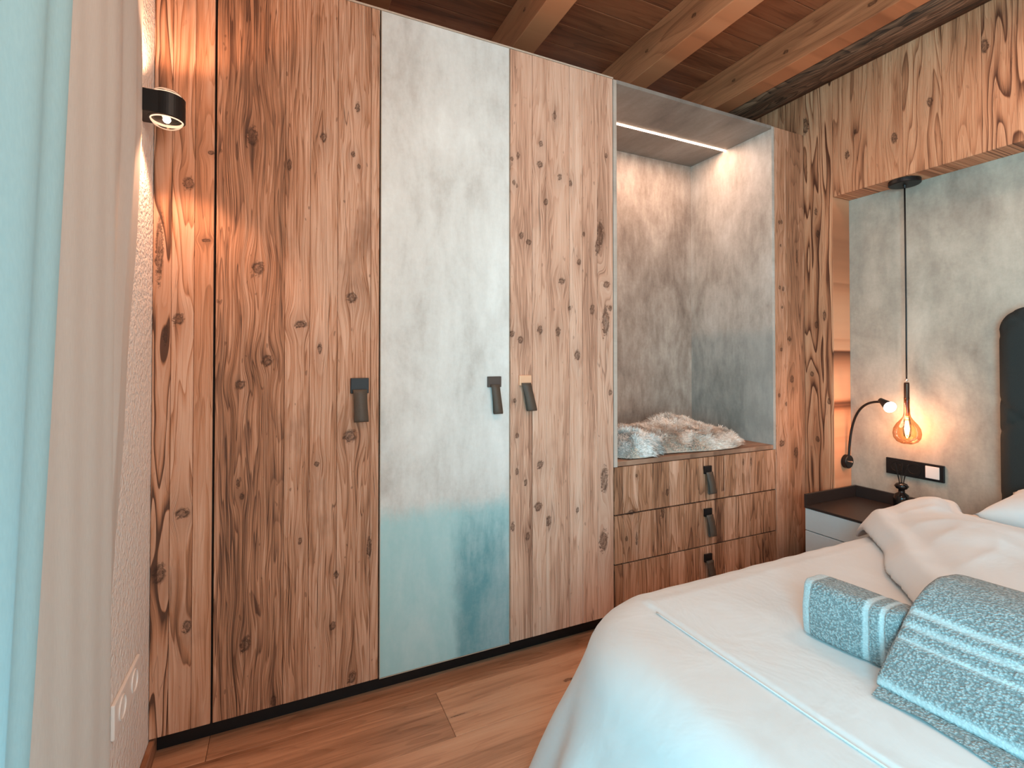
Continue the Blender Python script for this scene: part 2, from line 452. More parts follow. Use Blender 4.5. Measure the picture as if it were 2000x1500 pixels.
# boards of the wood wall, each to its own width; below the lintel only outside the recess
edges = [2.495, 2.32, 2.13, 1.99, 1.878, 1.715]
for a, b, t in ((2.495, 2.32, 0), (2.32, 2.13, -.1), (2.13, 1.99, .1), (1.99, 1.872, -.12), (1.872, 1.705, .02)):
    o = tinted(box('board', XW+random.uniform(0, .001), XR-0.001, b+0.0006, a-0.0006, 0, ZC, wall_wood(b, a), wall_right, bev=0.0015)); o['tone'] = t; o['fig'] = 0.4
    if b == 1.705: o['fig'] = 1.5; o['seed'] = 2.2
for a, b, t, fg in ((1.705, 1.526, .0, .5), (1.526, 1.364, .06, .1), (1.364, 1.205, .03, .8), (1.205, 1.061, .08, .2), (1.061, .90, .0, 1.0),
                    (.90, .72, .05, .4), (.72, .53, -.03, .7), (.53, .33, .03, .4), (.33, .12, .05, .7), (.12, -.08, 0, .4), (-.08, -.28, .04, .6),
                    (-.28, -.5, 0, .5), (-.5, -.7, .05, .5), (-.7, -.88, -.02, .5), (-.88, -1.05, 0, .5)):
    o = tinted(box('board', XW+random.uniform(0, .0012), XR-0.001, b+0.0006, a-0.0006, LINT, ZC, wall_wood(b, a), wall_right, bev=0.0015)); o['tone'] = t; o['fig'] = fg
for k in range(6):
    a = YN2 - k*(-YN2-(-YS))/-6 if False else YN2 + (YS-YN2)*k/6
    b = YN2 + (YS-YN2)*(k+1)/6
    tinted(box('board', XW, XR-0.001, b+0.0006, a-0.0006, 0, ZC, wall_wood(b, a), wall_right, bev=0.0015))
box('baseboard_left', XL, XL+0.015, WY1, YF+0.045, 0, 0.062, wood('baseboard_wood', u='Z', v='Y', mid=srgb(150, 98, 66), fig=0.2), kind='structure', bev=0.003, seg=2, seed=0.5, tone=-0.05, fig=0.2)

# window in the left wall and window behind the camera
frame_m = plain('white_window_frame', srgb(232, 230, 226), 0.4, 0, 0.03)
glass = NT('window_glass')
_t = glass.n('ShaderNodeBsdfTransparent'); _g = glass.n('ShaderNodeBsdfGlossy'); _g.inputs['Roughness'].default_value = 0.02
_x = glass.n('ShaderNodeMixShader'); _x.inputs[0].default_value = 0.06
glass.l(_t.outputs[0], _x.inputs[1]); glass.l(_g.outputs[0], _x.inputs[2]); glass.l(_x.outputs[0], glass.out.inputs[0])
glass = glass.m
def window(name, axis, a0, a1, z0, z1, p0, p1):
    bm = bmesh.new(); f = 0.06
    def bb(a, b, c, d):
        if axis == 'Y': bm_box(bm, p0, p1, a, b, c, d, 0.004)
        else: bm_box(bm, a, b, p0, p1, c, d, 0.004)
    bb(a0, a0+f, z0, z1); bb(a1-f, a1, z0, z1); bb(a0+f, a1-f, z0, z0+f); bb(a0+f, a1-f, z1-f, z1)
    mid = (a0+a1)/2; bb(mid-f/2, mid+f/2, z0+f, z1-f)
    wn = from_bm(name, bm, frame_m, kind='structure')
    pc = (p0+p1)/2
    for q0, q1 in ((a0+f, mid-f/2), (mid+f/2, a1-f)):
        if axis == 'Y': box('pane', pc-0.003, pc+0.003, q0, q1, z0+f, z1-f, glass, wn)
        else: box('pane', q0, q1, pc-0.003, pc+0.003, z0+f, z1-f, glass, wn)
window('window_1', 'Y', WY0, WY1, WZ0, WZ1, XL-0.10, XL-0.05)
window('window_2', 'X', 0.5, 2.2, 0.45, 2.05, YS-0.08, YS-0.03)

# ---------------------------------------------------------------- wardrobe
pale = dict(dark=srgb(116, 76, 56), mid=srgb(208, 160, 134), light=srgb(234, 198, 176))
K1 = [(-0.095, 2.008, .017, .032), (-0.076, 1.560, .017, .024), (-0.045, 1.248, .016, .018), (-0.126, 1.168, .014, .015),
      (0.130, 2.047, .010, .017), (0.233, 2.005, .008, .010), (0.253, 1.963, .006, .010), (0.248, 2.180, .008, .018),
      (0.230, 1.478, .018, .018), (0.121, 1.290, .007, .018), (0.226, 0.973, .022, .022), (0.060, 1.375, .020, .012),
      (0.113, 0.882, .008, .010), (-0.13, 0.84, .006, .016), (-0.118, 0.795, .007, .012), (-0.106, 0.302, .014, .024),
      (0.169, 0.30, .010, .013), (0.236, 0.10, .013, .02), (0.060, 0.62, .006, .012), (0.18, 0.48, .008, .014), (0.295, 0.56, .008, .04),
      (-0.02, 0.09, .008, .02), (0.02, 1.93, .007, .02)]
K3 = [(a_, b_, c_*1.2, d_*1.15) for a_, b_, c_, d_ in [(1.085, 2.33, .006, .018), (1.015, 2.19, .008, .012), (1.01, 2.10, .013, .012), (.905, 2.12, .006, .012), (.875, 2.10, .006, .008),
      (.885, 2.00, .006, .010), (.900, 1.99, .004, .008), (1.11, 2.06, .009, .012), (1.165, 2.04, .008, .012), (1.04, 1.94, .008, .012),
      (1.325, 1.83, .015, .05), (1.31, 1.77, .010, .03), (.92, 1.78, .008, .012), (.955, 1.755, .010, .012), (1.21, 1.69, .008, .012),
      (1.235, 1.82, .005, .010), (1.12, 1.60, .013, .012), (1.36, 1.60, .014, .014), (1.28, 1.48, .009, .022), (1.38, 1.49, .008, .012),
      (1.16, 1.48, .006, .009), (.875, 1.36, .010, .012), (.915, 1.335, .010, .014), (1.01, 1.38, .010, .016), (1.10, 1.375, .010, .016),
      (1.355, 1.43, .016, .055), (1.20, 1.27, .012, .02), (1.345, .70, .016, .05), (.90, .78, .006, .014), (.94, .73, .006, .012),
      (1.01, .80, .012, .014), (1.00, .62, .014, .016), (1.05, .55, .012, .02), (.88, .55, .007, .018), (.95, .50, .008, .015),
      (1.20, .58, .006, .010), (1.38, 1.10, .008, .012), (1.34, .42, .018, .04), (.89, 1.08, .006, .008), (.90, .93, .007, .010), (1.36, 2.2, .006, .010)]]
KR = [(2.55, 2.03, .010, .012), (2.57, 2.035, .008, .012), (2.56, 1.90, .006, .008), (2.55, 1.66, .009, .012), (2.58, 1.655, .009, .012),
      (2.63, 1.37, .014, .014), (2.56, 1.31, .010, .010), (2.54, 1.05, .010, .012), (2.65, 1.14, .014, .022), (2.60, 1.00, .010, .012),
      (2.56, .78, .022, .018), (2.68, .72, .016, .03), (2.70, 1.85, .008, .04), (2.57, 1.55, .008, .008)]
KL = [(-.345, 2.07, .008, .03), (-.352, 1.60, .010, .10), (-.275, 1.82, .016, .02), (-.30, 1.38, .015, .018), (-.285, .76, .020, .016),
      (-.345, .58, .016, .03), (-.215, 1.93, .010, .006), (-.225, 1.64, .012, .005), (-.335, 1.33, .006, .03), (-.27, .40, .012, .02)]
door_wood1 = wood_set('reclaimed_spruce_brown', mid=srgb(184, 130, 98), knots=K1, fig=0.28, figs=(9, 0.6), streak=0.78, crack=0.8, stain=0.6, bstr=0.8)
door_wood3 = wood_set('reclaimed_spruce_pale', knots=K3, **pale, fig=0.25, figs=(10, 0.7), streak=0.5, crack=0.55, stain=0.3, bstr=0.5)
filler_wood_l = wood_set('reclaimed_spruce_figured', knots=KL, mid=srgb(190, 132, 98), fig=0.45, figs=(14, 0.9), streak=0.3, crack=0.25, stain=0.4, bstr=0.6, figk=7)
filler_wood_r = wood_set('reclaimed_spruce_end', knots=KR, mid=srgb(178, 126, 94), fig=0.3, streak=0.5, crack=0.5, stain=0.5, bstr=0.5)
drawer_wood = wood('reclaimed_spruce_drawers', knots=[(1.72, .60, .010, .016), (1.50, .53, .02, .012), (1.47, .41, .008, .012), (1.53, .40, .006, .03), (2.25, .70, .006, .02), (2.31, .70, .006, .02), (1.69, .50, .012, .025), (1.53, .70, .006, .008)],
                   mid=srgb(176, 126, 94), fig=0.4, figs=(10, 1.0), streak=0.6, crack=0.4, stain=0.5, bstr=0.5)
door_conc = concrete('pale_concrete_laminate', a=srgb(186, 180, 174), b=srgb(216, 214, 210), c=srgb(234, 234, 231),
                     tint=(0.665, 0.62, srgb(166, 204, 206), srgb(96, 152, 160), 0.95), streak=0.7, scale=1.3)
niche_conc_b = concrete('brown_concrete_laminate', a=srgb(118, 102, 92), b=srgb(158, 142, 130), c=srgb(190, 176, 164), streak=0.9, scale=1.8)
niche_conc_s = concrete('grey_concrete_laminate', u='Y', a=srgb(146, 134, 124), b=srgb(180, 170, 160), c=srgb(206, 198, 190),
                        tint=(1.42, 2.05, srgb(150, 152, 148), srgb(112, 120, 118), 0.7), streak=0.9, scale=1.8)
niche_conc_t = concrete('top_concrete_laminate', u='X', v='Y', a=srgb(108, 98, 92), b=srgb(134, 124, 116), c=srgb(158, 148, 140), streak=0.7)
edge_m = plain('pale_edge_band', srgb(196, 176, 158), 0.5)
carcass = plain('dark_carcass', srgb(52, 38, 30), 0.7)
leather = NT('dark_leather'); _P, _ = leather.xyz()
_n = leather.noise(_P, 420, 3)
leather.bsdf(leather.mix(_n, srgb(62, 52, 44), srgb(98, 84, 72)), 0.6, bump=_n, bstr=0.4, bdist=0.001); leather = leather.m
plate_black = plain('black_handle_plate', srgb(30, 30, 32), 0.4, 0.4)
plate_brown = plain('brown_handle_plate', srgb(78, 66, 60), 0.45, 0.3)
plate_copper = plain('pale_copper_plate', srgb(236, 186, 150), 0.35, 0.3, 0.04)

def handle(parent, xc, zt, wp, hp, ws, zb, tilt, pm, out=0.004, label=None):
    """square plate with a folded leather strap hanging below it"""
    box('handle_plate', xc-wp/2, xc+wp/2, YF-0.010, YF+0.001, zt-hp, zt, pm, parent, bev=0.0015, seg=2, label=label)
    bm = bmesh.new()
    z0 = zt - hp*0.75
    n = 9
    L = z0 - zb
    prof = []
    for i in range(n):                      # front leaf down
        t = i/(n-1); prof.append((YF-0.011-out-0.010*math.sin(PI*min(1, t*1.0)*0.6), z0 - L*t))
    for k in range(1, 5):                   # fold
        a = PI*k/5
        prof.append((prof[n-1][0] + 0.006*(1-math.cos(a)), zb - 0.006*math.sin(a)))
    for i in range(n):
        t = 1 - i/(n-1); prof.append((prof[n-1][0]+0.012 - 0.006*(1-t), z0 - L*t))
    th = 0.002
    vs0 = []
    for (yy, zz) in prof:
        sh = tilt * (z0-zz)
        wv = ws/2 * (1 - 0.08*math.sin(PI*(z0-zz)/max(L, .01)))
        vs0.append((bm.verts.new((xc+sh-wv, yy, zz)), bm.verts.new((xc+sh+wv, yy, zz))))
    for a_, b_ in zip(vs0, vs0[1:]): bm.faces.new((a_[0], a_[1], b_[1], b_[0]))
    bmesh.ops.recalc_face_normals(bm, faces=bm.faces)
    bmesh.ops.solidify(bm, geom=bm.faces[:], thickness=th)
    from_bm('leather_strap', bm, leather, parent, smooth=True)

def planks(parent, xs, z0, z1, mat, tones, figs=None, y=YF):
    for i, (a, b) in enumerate(zip(xs, xs[1:])):
        o = box('plank', a+0.0005, b-0.0005, y+random.uniform(0, 0.0012), y+0.016, z0, z1, mat(a, b) if callable(mat) else mat, parent, bev=0.0012)
        o['seed'] = random.random()*5; o['tone'] = tones[i]; o['fig'] = (figs or [0.5]*9)[i]

ward = empty('wardrobe', 'tall built-in wardrobe with two wooden doors and one pale grey door between them', 'wardrobe', ((XL+1.40)/2, YF, 0))
box('body', XL+0.001, 1.4, YF+0.022, YB-0.001, ZD, ZT-0.001, carcass, ward)
box('plinth', XL+0.001, 1.4, YF+0.05, YB-0.001, 0, ZD, black, ward)
box('top_trim', XL+0.001, 1.4, YF, YF+0.03, ZT-0.0008, ZT+0.006, edge_m, ward)
fil = box('side_filler', XL+0.001, -0.2045, YF+0.012, YF+0.021, ZD, ZT-0.002, carcass, ward)
planks(fil, [XL+0.001, -0.32, -0.2585, -0.2045], ZD, ZT-0.002, filler_wood_l, (-0.02, 0.06, 0.02), (2.2, 1.0, 0.2), y=YF)
d1 = box('door', -0.1985, 0.328, YF+0.012, YF+0.021, ZD, ZT-0.002, carcass, ward, label='brown reclaimed wood door on the left')
planks(d1, [-0.1985, 0.008, 0.088, 0.18, 0.297, 0.328], ZD, ZT-0.002, door_wood1, (-0.13, 0.10, 0.15, 0.10, 0.20), (0.5, 0.2, 0.3, 0.6, 0.1))
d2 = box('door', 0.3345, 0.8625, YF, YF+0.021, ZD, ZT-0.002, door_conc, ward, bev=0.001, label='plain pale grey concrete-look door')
bm = bmesh.new()
bm_box(bm, 0.3325, 0.3343, YF-0.0005, YF+0.02, ZD-.001, ZT-0.002); bm_box(bm, 0.8627, 0.8645, YF-0.0005, YF+0.02, ZD-.001, ZT-0.002)
bm_box(bm, 0.3325, 0.8645, YF-0.0005, YF+0.02, ZD-0.003, ZD-0.001)
from_bm('edge_band', bm, edge_m, d2)
d3 = box('door', 0.868, 1.397, YF+0.012, YF+0.021, ZD, ZT-0.002, carcass, ward, label='pale knotty reclaimed wood door beside the niche')
planks(d3, [0.868, 0.973, 1.041, 1.16, 1.228, 1.309, 1.397], ZD, ZT-0.002, door_wood3, (0.0, 0.06, 0.05, 0.18, 0.0, 0.06), (0.2, 0.4, 0.3, 0.3, 0.2, 0.3))
handle(d1, 0.258, 1.184, 0.064, 0.056, 0.050, 1.032, 0.04, plate_black)
handle(d2, 0.793, 1.182, 0.060, 0.044, 0.038, 1.036, 0.10, plate_brown, label='brown handle plate')
handle(d3, 0.935, 1.185, 0.056, 0.043, 0.044, 1.042, 0.22, plate_copper, label='pale copper-coloured handle plate')

cab = empty('niche_cabinet', 'built-in cabinet with a lit grey open niche above three wooden drawers', 'cabinet', ((1.4+XE)/2, YF, 0))
ZN0, ZN1 = 0.775, 2.552
box('back_panel', 1.4, XE, YB-0.02, YB-0.001, ZD, ZT, niche_conc_b, cab, label='brownish grey concrete-look niche back')
box('side_panel', 1.4005, 1.42, YF, YB-0.02, 0.75, ZT-0.002, concrete('pale_side_laminate', u='Y', a=srgb(160, 146, 134), b=srgb(190, 176, 164), c=srgb(206, 194, 184)), cab, bev=0.001)
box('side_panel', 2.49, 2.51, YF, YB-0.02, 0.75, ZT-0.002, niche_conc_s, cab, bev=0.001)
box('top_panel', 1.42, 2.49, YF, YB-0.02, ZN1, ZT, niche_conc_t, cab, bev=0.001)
box('niche_floor', 1.4205, 2.4895, YF, YB-0.02, 0.752, ZN0, wood('niche_floor_wood', u='Y', v='X', mid=srgb(160, 124, 102), dark=srgb(90, 66, 52), light=srgb(190, 160, 138), fig=0.2, crack=0.2), cab, bev=0.002, seed=0.4, tone=0.0, fig=0.1)
box('body', 1.4, XE, YF+0.022, YB-0.021, ZD, 0.75, carcass, cab)
box('body', 2.512, XE, YF+0.022, YB-0.021, 0.7505, ZT-0.001, carcass, cab)
box('plinth', 1.4, XE, YF+0.05, YB-0.001, 0, ZD, black, cab)
fr = box('side_filler', 2.512, XE-0.001, YF+0.012, YF+0.021, ZD, ZT-0.002, carcass, cab)
planks(fr, [2.512, 2.607, XE-0.001], ZD, ZT-0.002, filler_wood_r, (0.08, -0.12), (0.2, 0.4))
led = NT('led_strip'); _e = led.n('ShaderNodeEmission'); _e.inputs[0].default_value = (1.0, 0.66, 0.46, 1); _e.inputs[1].default_value = 22
led.l(_e.outputs[0], led.out.inputs[0]); led = led.m
box('led_strip', 1.421, 2.489, 2.182, 2.196, ZN1-0.003, ZN1+0.001, led, cab, label='glowing warm white light strip')
light('niche_strip_light', 'AREA', (1.955, 2.189, ZN1-0.006), 6.5, (1.0, 0.64, 0.46), 0.92, 0.012, aim=(1.955, 2.1895, 0))
dx = [1.402, 1.452, 1.54, 1.63, 1.735, 1.83, 1.93, 2.04, 2.11, 2.19, 2.30, 2.41, 2.509]
dt = [-.18, .05, .02, -.08, .10, -.10, -.02, -.20, .08, .06, -.04, -.06]
for k, (z0, z1) in enumerate(((0.527, 0.750), (0.298, 0.5235), (ZD, 0.2945))):
    dr = box('drawer', 1.402, 2.509, YF+0.012, YF+0.021, z0, z1, carcass, cab)
    planks(dr, dx, z0+0.0015, z1-0.0015, drawer_wood, [t*1.5 + random.uniform(-.05, .05) for t in dt], [random.uniform(.2, .9) for _ in dt])
    zt = (0.706, 0.488, 0.256)[k]
    handle(dr, 1.985, zt, 0.050, 0.040, 0.046, zt-0.135, 0.16, plate_black)

# ---------------------------------------------------------------- sheepskins in the niche
wool_b = NT('wool_base'); _P, _ = wool_b.xyz(); _n = wool_b.noise(_P, 90, 4)
wool_b.bsdf(wool_b.mix(_n, srgb(196, 174, 156), srgb(240, 224, 208)), 0.95, bump=_n, bstr=1.0, bdist=0.01); wool_b = wool_b.m
wool_m = NT('wool_locks'); _P, _ = wool_m.xyz(); _n = wool_m.noise(_P, 90, 3)
_b = wool_m.bsdf(wool_m.mix(wool_m.ss(_n, 0.35, 0.65), srgb(206, 186, 170), srgb(250, 242, 234)), 0.9); wool_m = wool_m.m
wool_m2 = NT('pale_wool_locks'); _P, _ = wool_m2.xyz(); _n = wool_m2.noise(_P, 90, 3)
wool_m2.bsdf(wool_m2.mix(wool_m2.ss(_n, 0.35, 0.65), srgb(196, 198, 194), srgb(250, 250, 248)), 0.9); wool_m2 = wool_m2.m

def sheepskin(name, label, cx, cy, rx, ry, hfun, locks, seed, wm, group):
    root = empty(name, label, 'sheepskin', (cx, cy, ZN0), group)
    def outline(a):
        return 1 + 0.16*ns(math.cos(a)*1.3+seed, math.sin(a)*1.3) + 0.06*math.cos(3*a+seed)
    def P(rr, a):
        o_ = outline(a)
        x = cx + rr*rx*o_*math.cos(a); y_ = cy + rr*ry*o_*math.sin(a)
        x = min(max(x, 1.425), 2.47); y_ = min(y_, YB-0.04)
        z = ZN0 + 0.004 + (hfun(x, y_) + 0.012 + 0.012*ns(x*16, y_*16, seed)) * (1 - rr**6)
        return Vector((x, y_, max(z, ZN0+0.002)))
    rs = frange(0.0, 1.0, 22); aa = frange(0, 2*PI, 61)
    grid_mesh('hide', lambda a, r_: P(r_, a), aa, rs, wool_b, root)
    rng = random.Random(seed*100)
    verts, faces = [], []
    for _ in range(locks):
        a = rng.uniform(0, 2*PI); rr = math.sqrt(rng.random())*0.99
        p = P(rr, a); p2 = P(min(1, rr+0.02), a); p3 = P(rr, a+0.03)
        nrm = (p2-p).cross(p3-p)
        if nrm.length < 1e-9: continue
        nrm.normalize()
        if nrm.z < 0: nrm = -nrm
        fl = Vector((math.cos(a), math.sin(a), 0))*0.6 + Vector((ns(p.x*14, p.y*14, 3+seed), ns(p.x*14, p.y*14, 8+seed), 0))*2.0
        L = rng.uniform(0.020, 0.042)
        side = nrm.cross(fl)
        if side.length < 1e-6: continue
        side = (side.normalized() + Vector((rng.uniform(-.4, .4), rng.uniform(-.4, .4), 0))).normalized() * rng.uniform(0.0010, 0.0026)
        q = p.copy(); d = (nrm*1.0 + fl*0.8 + Vector((rng.uniform(-.3, .3), rng.uniform(-.3, .3), 0))).normalized()
        b0 = len(verts)
        for s_ in range(4):
            w_ = (1 - s_/3*0.8)
            verts += [tuple(q - side*w_), tuple(q + side*w_)]
            q = q + d*L/3; d = (d + fl*0.35 - Vector((0, 0, 0.35))).normalized()
            q.z = max(q.z, ZN0+0.002); q.x = min(max(q.x, 1.423), 2.485); q.y = min(q.y, YB-0.024)
        for s_ in range(3):
            k = b0+s_*2; faces.append((k, k+1, k+3, k+2))
    me = D.meshes.new('wool'); me.from_pydata(verts, [], faces); me.update()
    link_mesh('wool', me, wm, root, True, kind='stuff')
def hA(x, y_):
    return 0.050 + 0.066*math.exp(-((x-2.12)/.20)**2-((y_-2.30)/.13)**2) + 0.03*math.exp(-((x-1.6)/.25)**2-((y_-2.25)/.15)**2) + 0.02*math.exp(-((x-2.1)/.25)**2-((y_-2.02)/.08)**2)
def hB(x, y_):
    return 0.055 + 0.035*math.exp(-((x-1.58)/.12)**2-((y_-2.02)/.08)**2)
sheepskin('sheepskin', 'larger cream sheepskin heaped across the back of the niche', 1.99, 2.15, 0.50, 0.27, hA, 24000, 3.3, wool_m, 'sheepskins in the niche')
sheepskin('sheepskin', 'smaller whitish sheepskin at the front left of the niche', 1.60, 2.005, 0.185, 0.12, hB, 11000, 5.7, wool_m2, 'sheepskins in the niche')

# ---------------------------------------------------------------- wall lamp (left)
wl = empty('wall_lamp', 'black wall spot lamp with round glass lenses on the white left wall', 'lamp', (XL, 1.70, 1.97))
box('arm', XL, XL+0.060, 1.652, 1.738, 1.941, 2.0045, black, wl, bev=0.002)
bm = bmesh.new()
lcx, lcy, lr = XL+0.066, 1.695, 0.045
lathe(bm, [(lr-0.004, 1.938), (lr, 1.940), (lr, 2.004), (lr-0.004, 2.006), (lr-0.006, 2.004), (lr-0.008, 1.975), (lr-0.008, 1.965), (lr-0.006, 1.940), (lr-0.004, 1.938)], (lcx, lcy, 0), cap=False, seg=48)
from_bm('head', bm, black, wl, smooth=False)
lens = NT('lens_glass')
_t = lens.n('ShaderNodeBsdfTransparent'); _g = lens.n('ShaderNodeBsdfGlossy'); _g.inputs['Roughness'].default_value = 0.08
_f = lens.n('ShaderNodeFresnel'); _x = lens.n('ShaderNodeMixShader')
_f.inputs[0].default_value = 1.5
_t.inputs[0].default_value = (1.0, 0.93, 0.86, 1)
lens.l(_f.outputs[0], _x.inputs[0]); lens.l(_t.outputs[0], _x.inputs[1]); lens.l(_g.outputs[0], _x.inputs[2]); lens.l(_x.outputs[0], lens.out.inputs[0]); lens = lens.m
def emit(name, col, st):
    m = NT(name); e_ = m.n('ShaderNodeEmission'); e_.inputs[0].default_value = (*col, 1); e_.inputs[1].default_value = st
    m.l(e_.outputs[0], m.out.inputs[0]); return m.m
glow = emit('lamp_core', (1.0, 0.72, 0.5), 26)
soft_glow = emit('lamp_lens_glow', (1.0, 0.62, 0.42), 1.6)
for sgn, zc in ((-1, 1.940), (1, 2.004)):
    bm = bmesh.new()
    lathe(bm, [(0.040, zc), (0.039, zc+sgn*0.007), (0.031, zc+sgn*0.016), (0.017, zc+sgn*0.022), (0.002, zc+sgn*0.0235)], (lcx, lcy, 0), cap=False, seg=36)
    from_bm('lens', bm, lens, wl, smooth=True)
    bm = bmesh.new()
    lathe(bm, [(0.0365, zc-sgn*0.002), (0.0392, zc+sgn*0.005), (0.0415, zc-sgn*0.001)], (lcx, lcy, 0), cap=False, seg=36)
    from_bm('lens_ring', bm, soft_glow, wl, smooth=True, label='glowing rim of the lens')
    bm = bmesh.new(); bmesh.ops.create_icosphere(bm, subdivisions=2, radius=0.010, matrix=Matrix.Translation((lcx, lcy, zc-sgn*0.002)))
    from_bm('bulb', bm, glow, wl, smooth=True, label='bright warm bulb')
bm = bmesh.new(); lathe(bm, [(0.030, 1.9695), (0.030, 1.9745)], (lcx, lcy, 0), seg=36)
from_bm('reflector', bm, plain('warm_reflector', srgb(200, 150, 120), 0.3, 0.6), wl)
for sgn in (-1, 1):
    light('wall_lamp_beam', 'SPOT', (lcx, lcy, 1.974 + sgn*0.064), 9, (1.0, 0.55, 0.33), 0.02,
          aim=(lcx+0.01, lcy+0.02, 1.97+sgn*2), spot_size=math.radians(112), spot_blend=0.5)

# wall sockets (left)
so = empty('wall_socket', 'white double wall socket low on the white left wall', 'socket', (XL, 1.60, 0.37))
box('frame', XL, XL+0.009, 1.49, 1.725, 0.33, 0.415, white_plastic, so, bev=0.003, seg=2)
for yc in (1.552, 1.665):
    bm = bmesh.new(); lathe(bm, [(0.030, 0.008), (0.030, 0.012), (0.026, 0.012), (0.024, 0.002), (0.0, 0.002)], (XL, yc, 0.3725), axis='X', cap=False)
    from_bm('socket_insert', bm, white_plastic, so, smooth=False)

# ---------------------------------------------------------------- curtains
cloth_t = NT('pale_curtain_cloth'); _P, _xyz = cloth_t.xyz()
_wv = cloth_t.noise(cloth_t.vec(cloth_t.mul(_xyz['Y'], 260), cloth_t.mul(_xyz['Z'], 60), 0), 1, 2)
_col = cloth_t.mix(_wv, srgb(172, 212, 222), srgb(190, 226, 234))
_d = cloth_t.n('ShaderNodeBsdfDiffuse'); _tr = cloth_t.n('ShaderNodeBsdfTranslucent'); _x = cloth_t.n('ShaderNodeMixShader')
cloth_t.l(_col, _d.inputs[0]); cloth_t.l(_col, _tr.inputs[0]); _x.inputs[0].default_value = 0.22
cloth_t.l(_d.outputs[0], _x.inputs[1]); cloth_t.l(_tr.outputs[0], _x.inputs[2]); cloth_t.l(_x.outputs[0], cloth_t.out.inputs[0]); cloth_t = cloth_t.m
cloth_o = NT('greige_curtain_cloth'); _P, _xyz = cloth_o.xyz()
_wv = cloth_o.noise(cloth_o.vec(cloth_o.mul(_xyz['Y'], 300), cloth_o.mul(_xyz['Z'], 40), 0), 1, 2)
cloth_o.bsdf(cloth_o.mix(_wv, srgb(196, 186, 178), srgb(210, 200, 192)), 0.9, bump=_wv, bstr=0.1); cloth_o = cloth_o.m
def curtA(u, z):      # u 0..1 along Y, near the camera
    t = u
    yend = 0.905 - 0.122*(1.77 - z)
    y_ = -0.10 + (yend+0.10)*t
    x = -0.262 + 0.008*math.sin(t*46 + 0.4*math.sin(z*1.3)) + 0.010*ns(t*6, z*0.5) - 0.022*sm(0.93, 1.0, t)
    return (x, y_, z)
ca = empty('curtain', 'pale blue daylit curtain hanging at the left edge of the picture', 'curtain', (-0.26, 0.45, 0.02))
grid_mesh('fabric', curtA, frange(0, 1, 160), frange(0.02, 2.62, 50), cloth_t, ca)
def curtB(u, z):
    lean = 0.20*max(0.0, 1.85-z)
    pts = [(-0.285, 0.60), (-0.290, 0.9), (-0.293, 1.12), (-0.296, 1.19), (-0.305, 1.208), (-0.330, 1.215), (-0.338, 1.25), (-0.334, 1.36 - lean*0.4), (-0.345, 1.44-lean*0.7), (-0.336, 1.52-lean*0.9), (-0.348, 1.62-lean), (-0.352, 1.655-lean)]
    f = u*(len(pts)-1); i = min(int(f), len(pts)-2); t = f-i
    x = pts[i][0]*(1-t)+pts[i+1][0]*t; y_ = pts[i][1]*(1-t)+pts[i+1][1]*t
    if i >= 6: y_ = max(y_, 1.22)
    return (x + 0.0015*math.sin(y_*60), y_, z)
cb = empty('curtain', 'flat off-white curtain hanging between the pale blue curtain and the white wall', 'curtain', (-0.32, 1.1, 0.02))
grid_mesh('fabric', curtB, frange(0, 1, 120), frange(0.02, 2.62, 40), cloth_o, cb)
bm = bmesh.new(); tube(bm, [(-0.31, -1.3, 2.64), (-0.31, 0.2, 2.64), (-0.31, 1.66, 2.64)], 0.012, 12)
rail = from_bm('curtain_rail', bm, frame_m, None, smooth=True); rail['label'] = 'white curtain rail above the curtains'; rail['category'] = 'curtain rail'
box('bracket', XL, -0.305, 0.3, 0.32, 2.635, 2.655, frame_m, rail)

# ---------------------------------------------------------------- bed
bed = empty('bed', 'double bed with a tall dark upholstered headboard against the grey wall', 'bed', (1.85, 0.2, 0))
BX0, BX1, BY0, BY1 = 0.78, 2.80, -0.75, 1.13
box('bed_base', BX0+0.06, BX1-0.02, BY0+0.05, BY1-0.05, 0.08, 0.32, plain('dark_bed_base', srgb(40, 38, 38), 0.8), bed, bev=0.01, seg=2)
box('mattress', BX0, BX1-0.012, BY0, BY1, 0.32, 0.535, plain('white_mattress', srgb(225, 222, 218), 0.9), bed, bev=0.05, seg=4, smooth=True)
for x_, y_ in ((0.95, 1.0), (0.95, -0.6), (2.65, 1.0), (2.65, -0.6)):
    bm = bmesh.new(); lathe(bm, [(0.02, 0.0), (0.028, 0.08)], (x_, y_, 0), seg=16); from_bm('leg', bm, black, bed)
head_m = NT('dark_upholstery'); _P, _ = head_m.xyz(); _n = head_m.noise(_P, 380, 3)
head_m.bsdf(head_m.mix(_n, srgb(30, 32, 31), srgb(52, 54, 52)), 0.85, bump=_n, bstr=0.3, bdist=0.001, **{'Specular IOR Level': 0.25}); head_m = head_m.m
HY0, HY1, HZ = -0.72, 1.035, 1.475
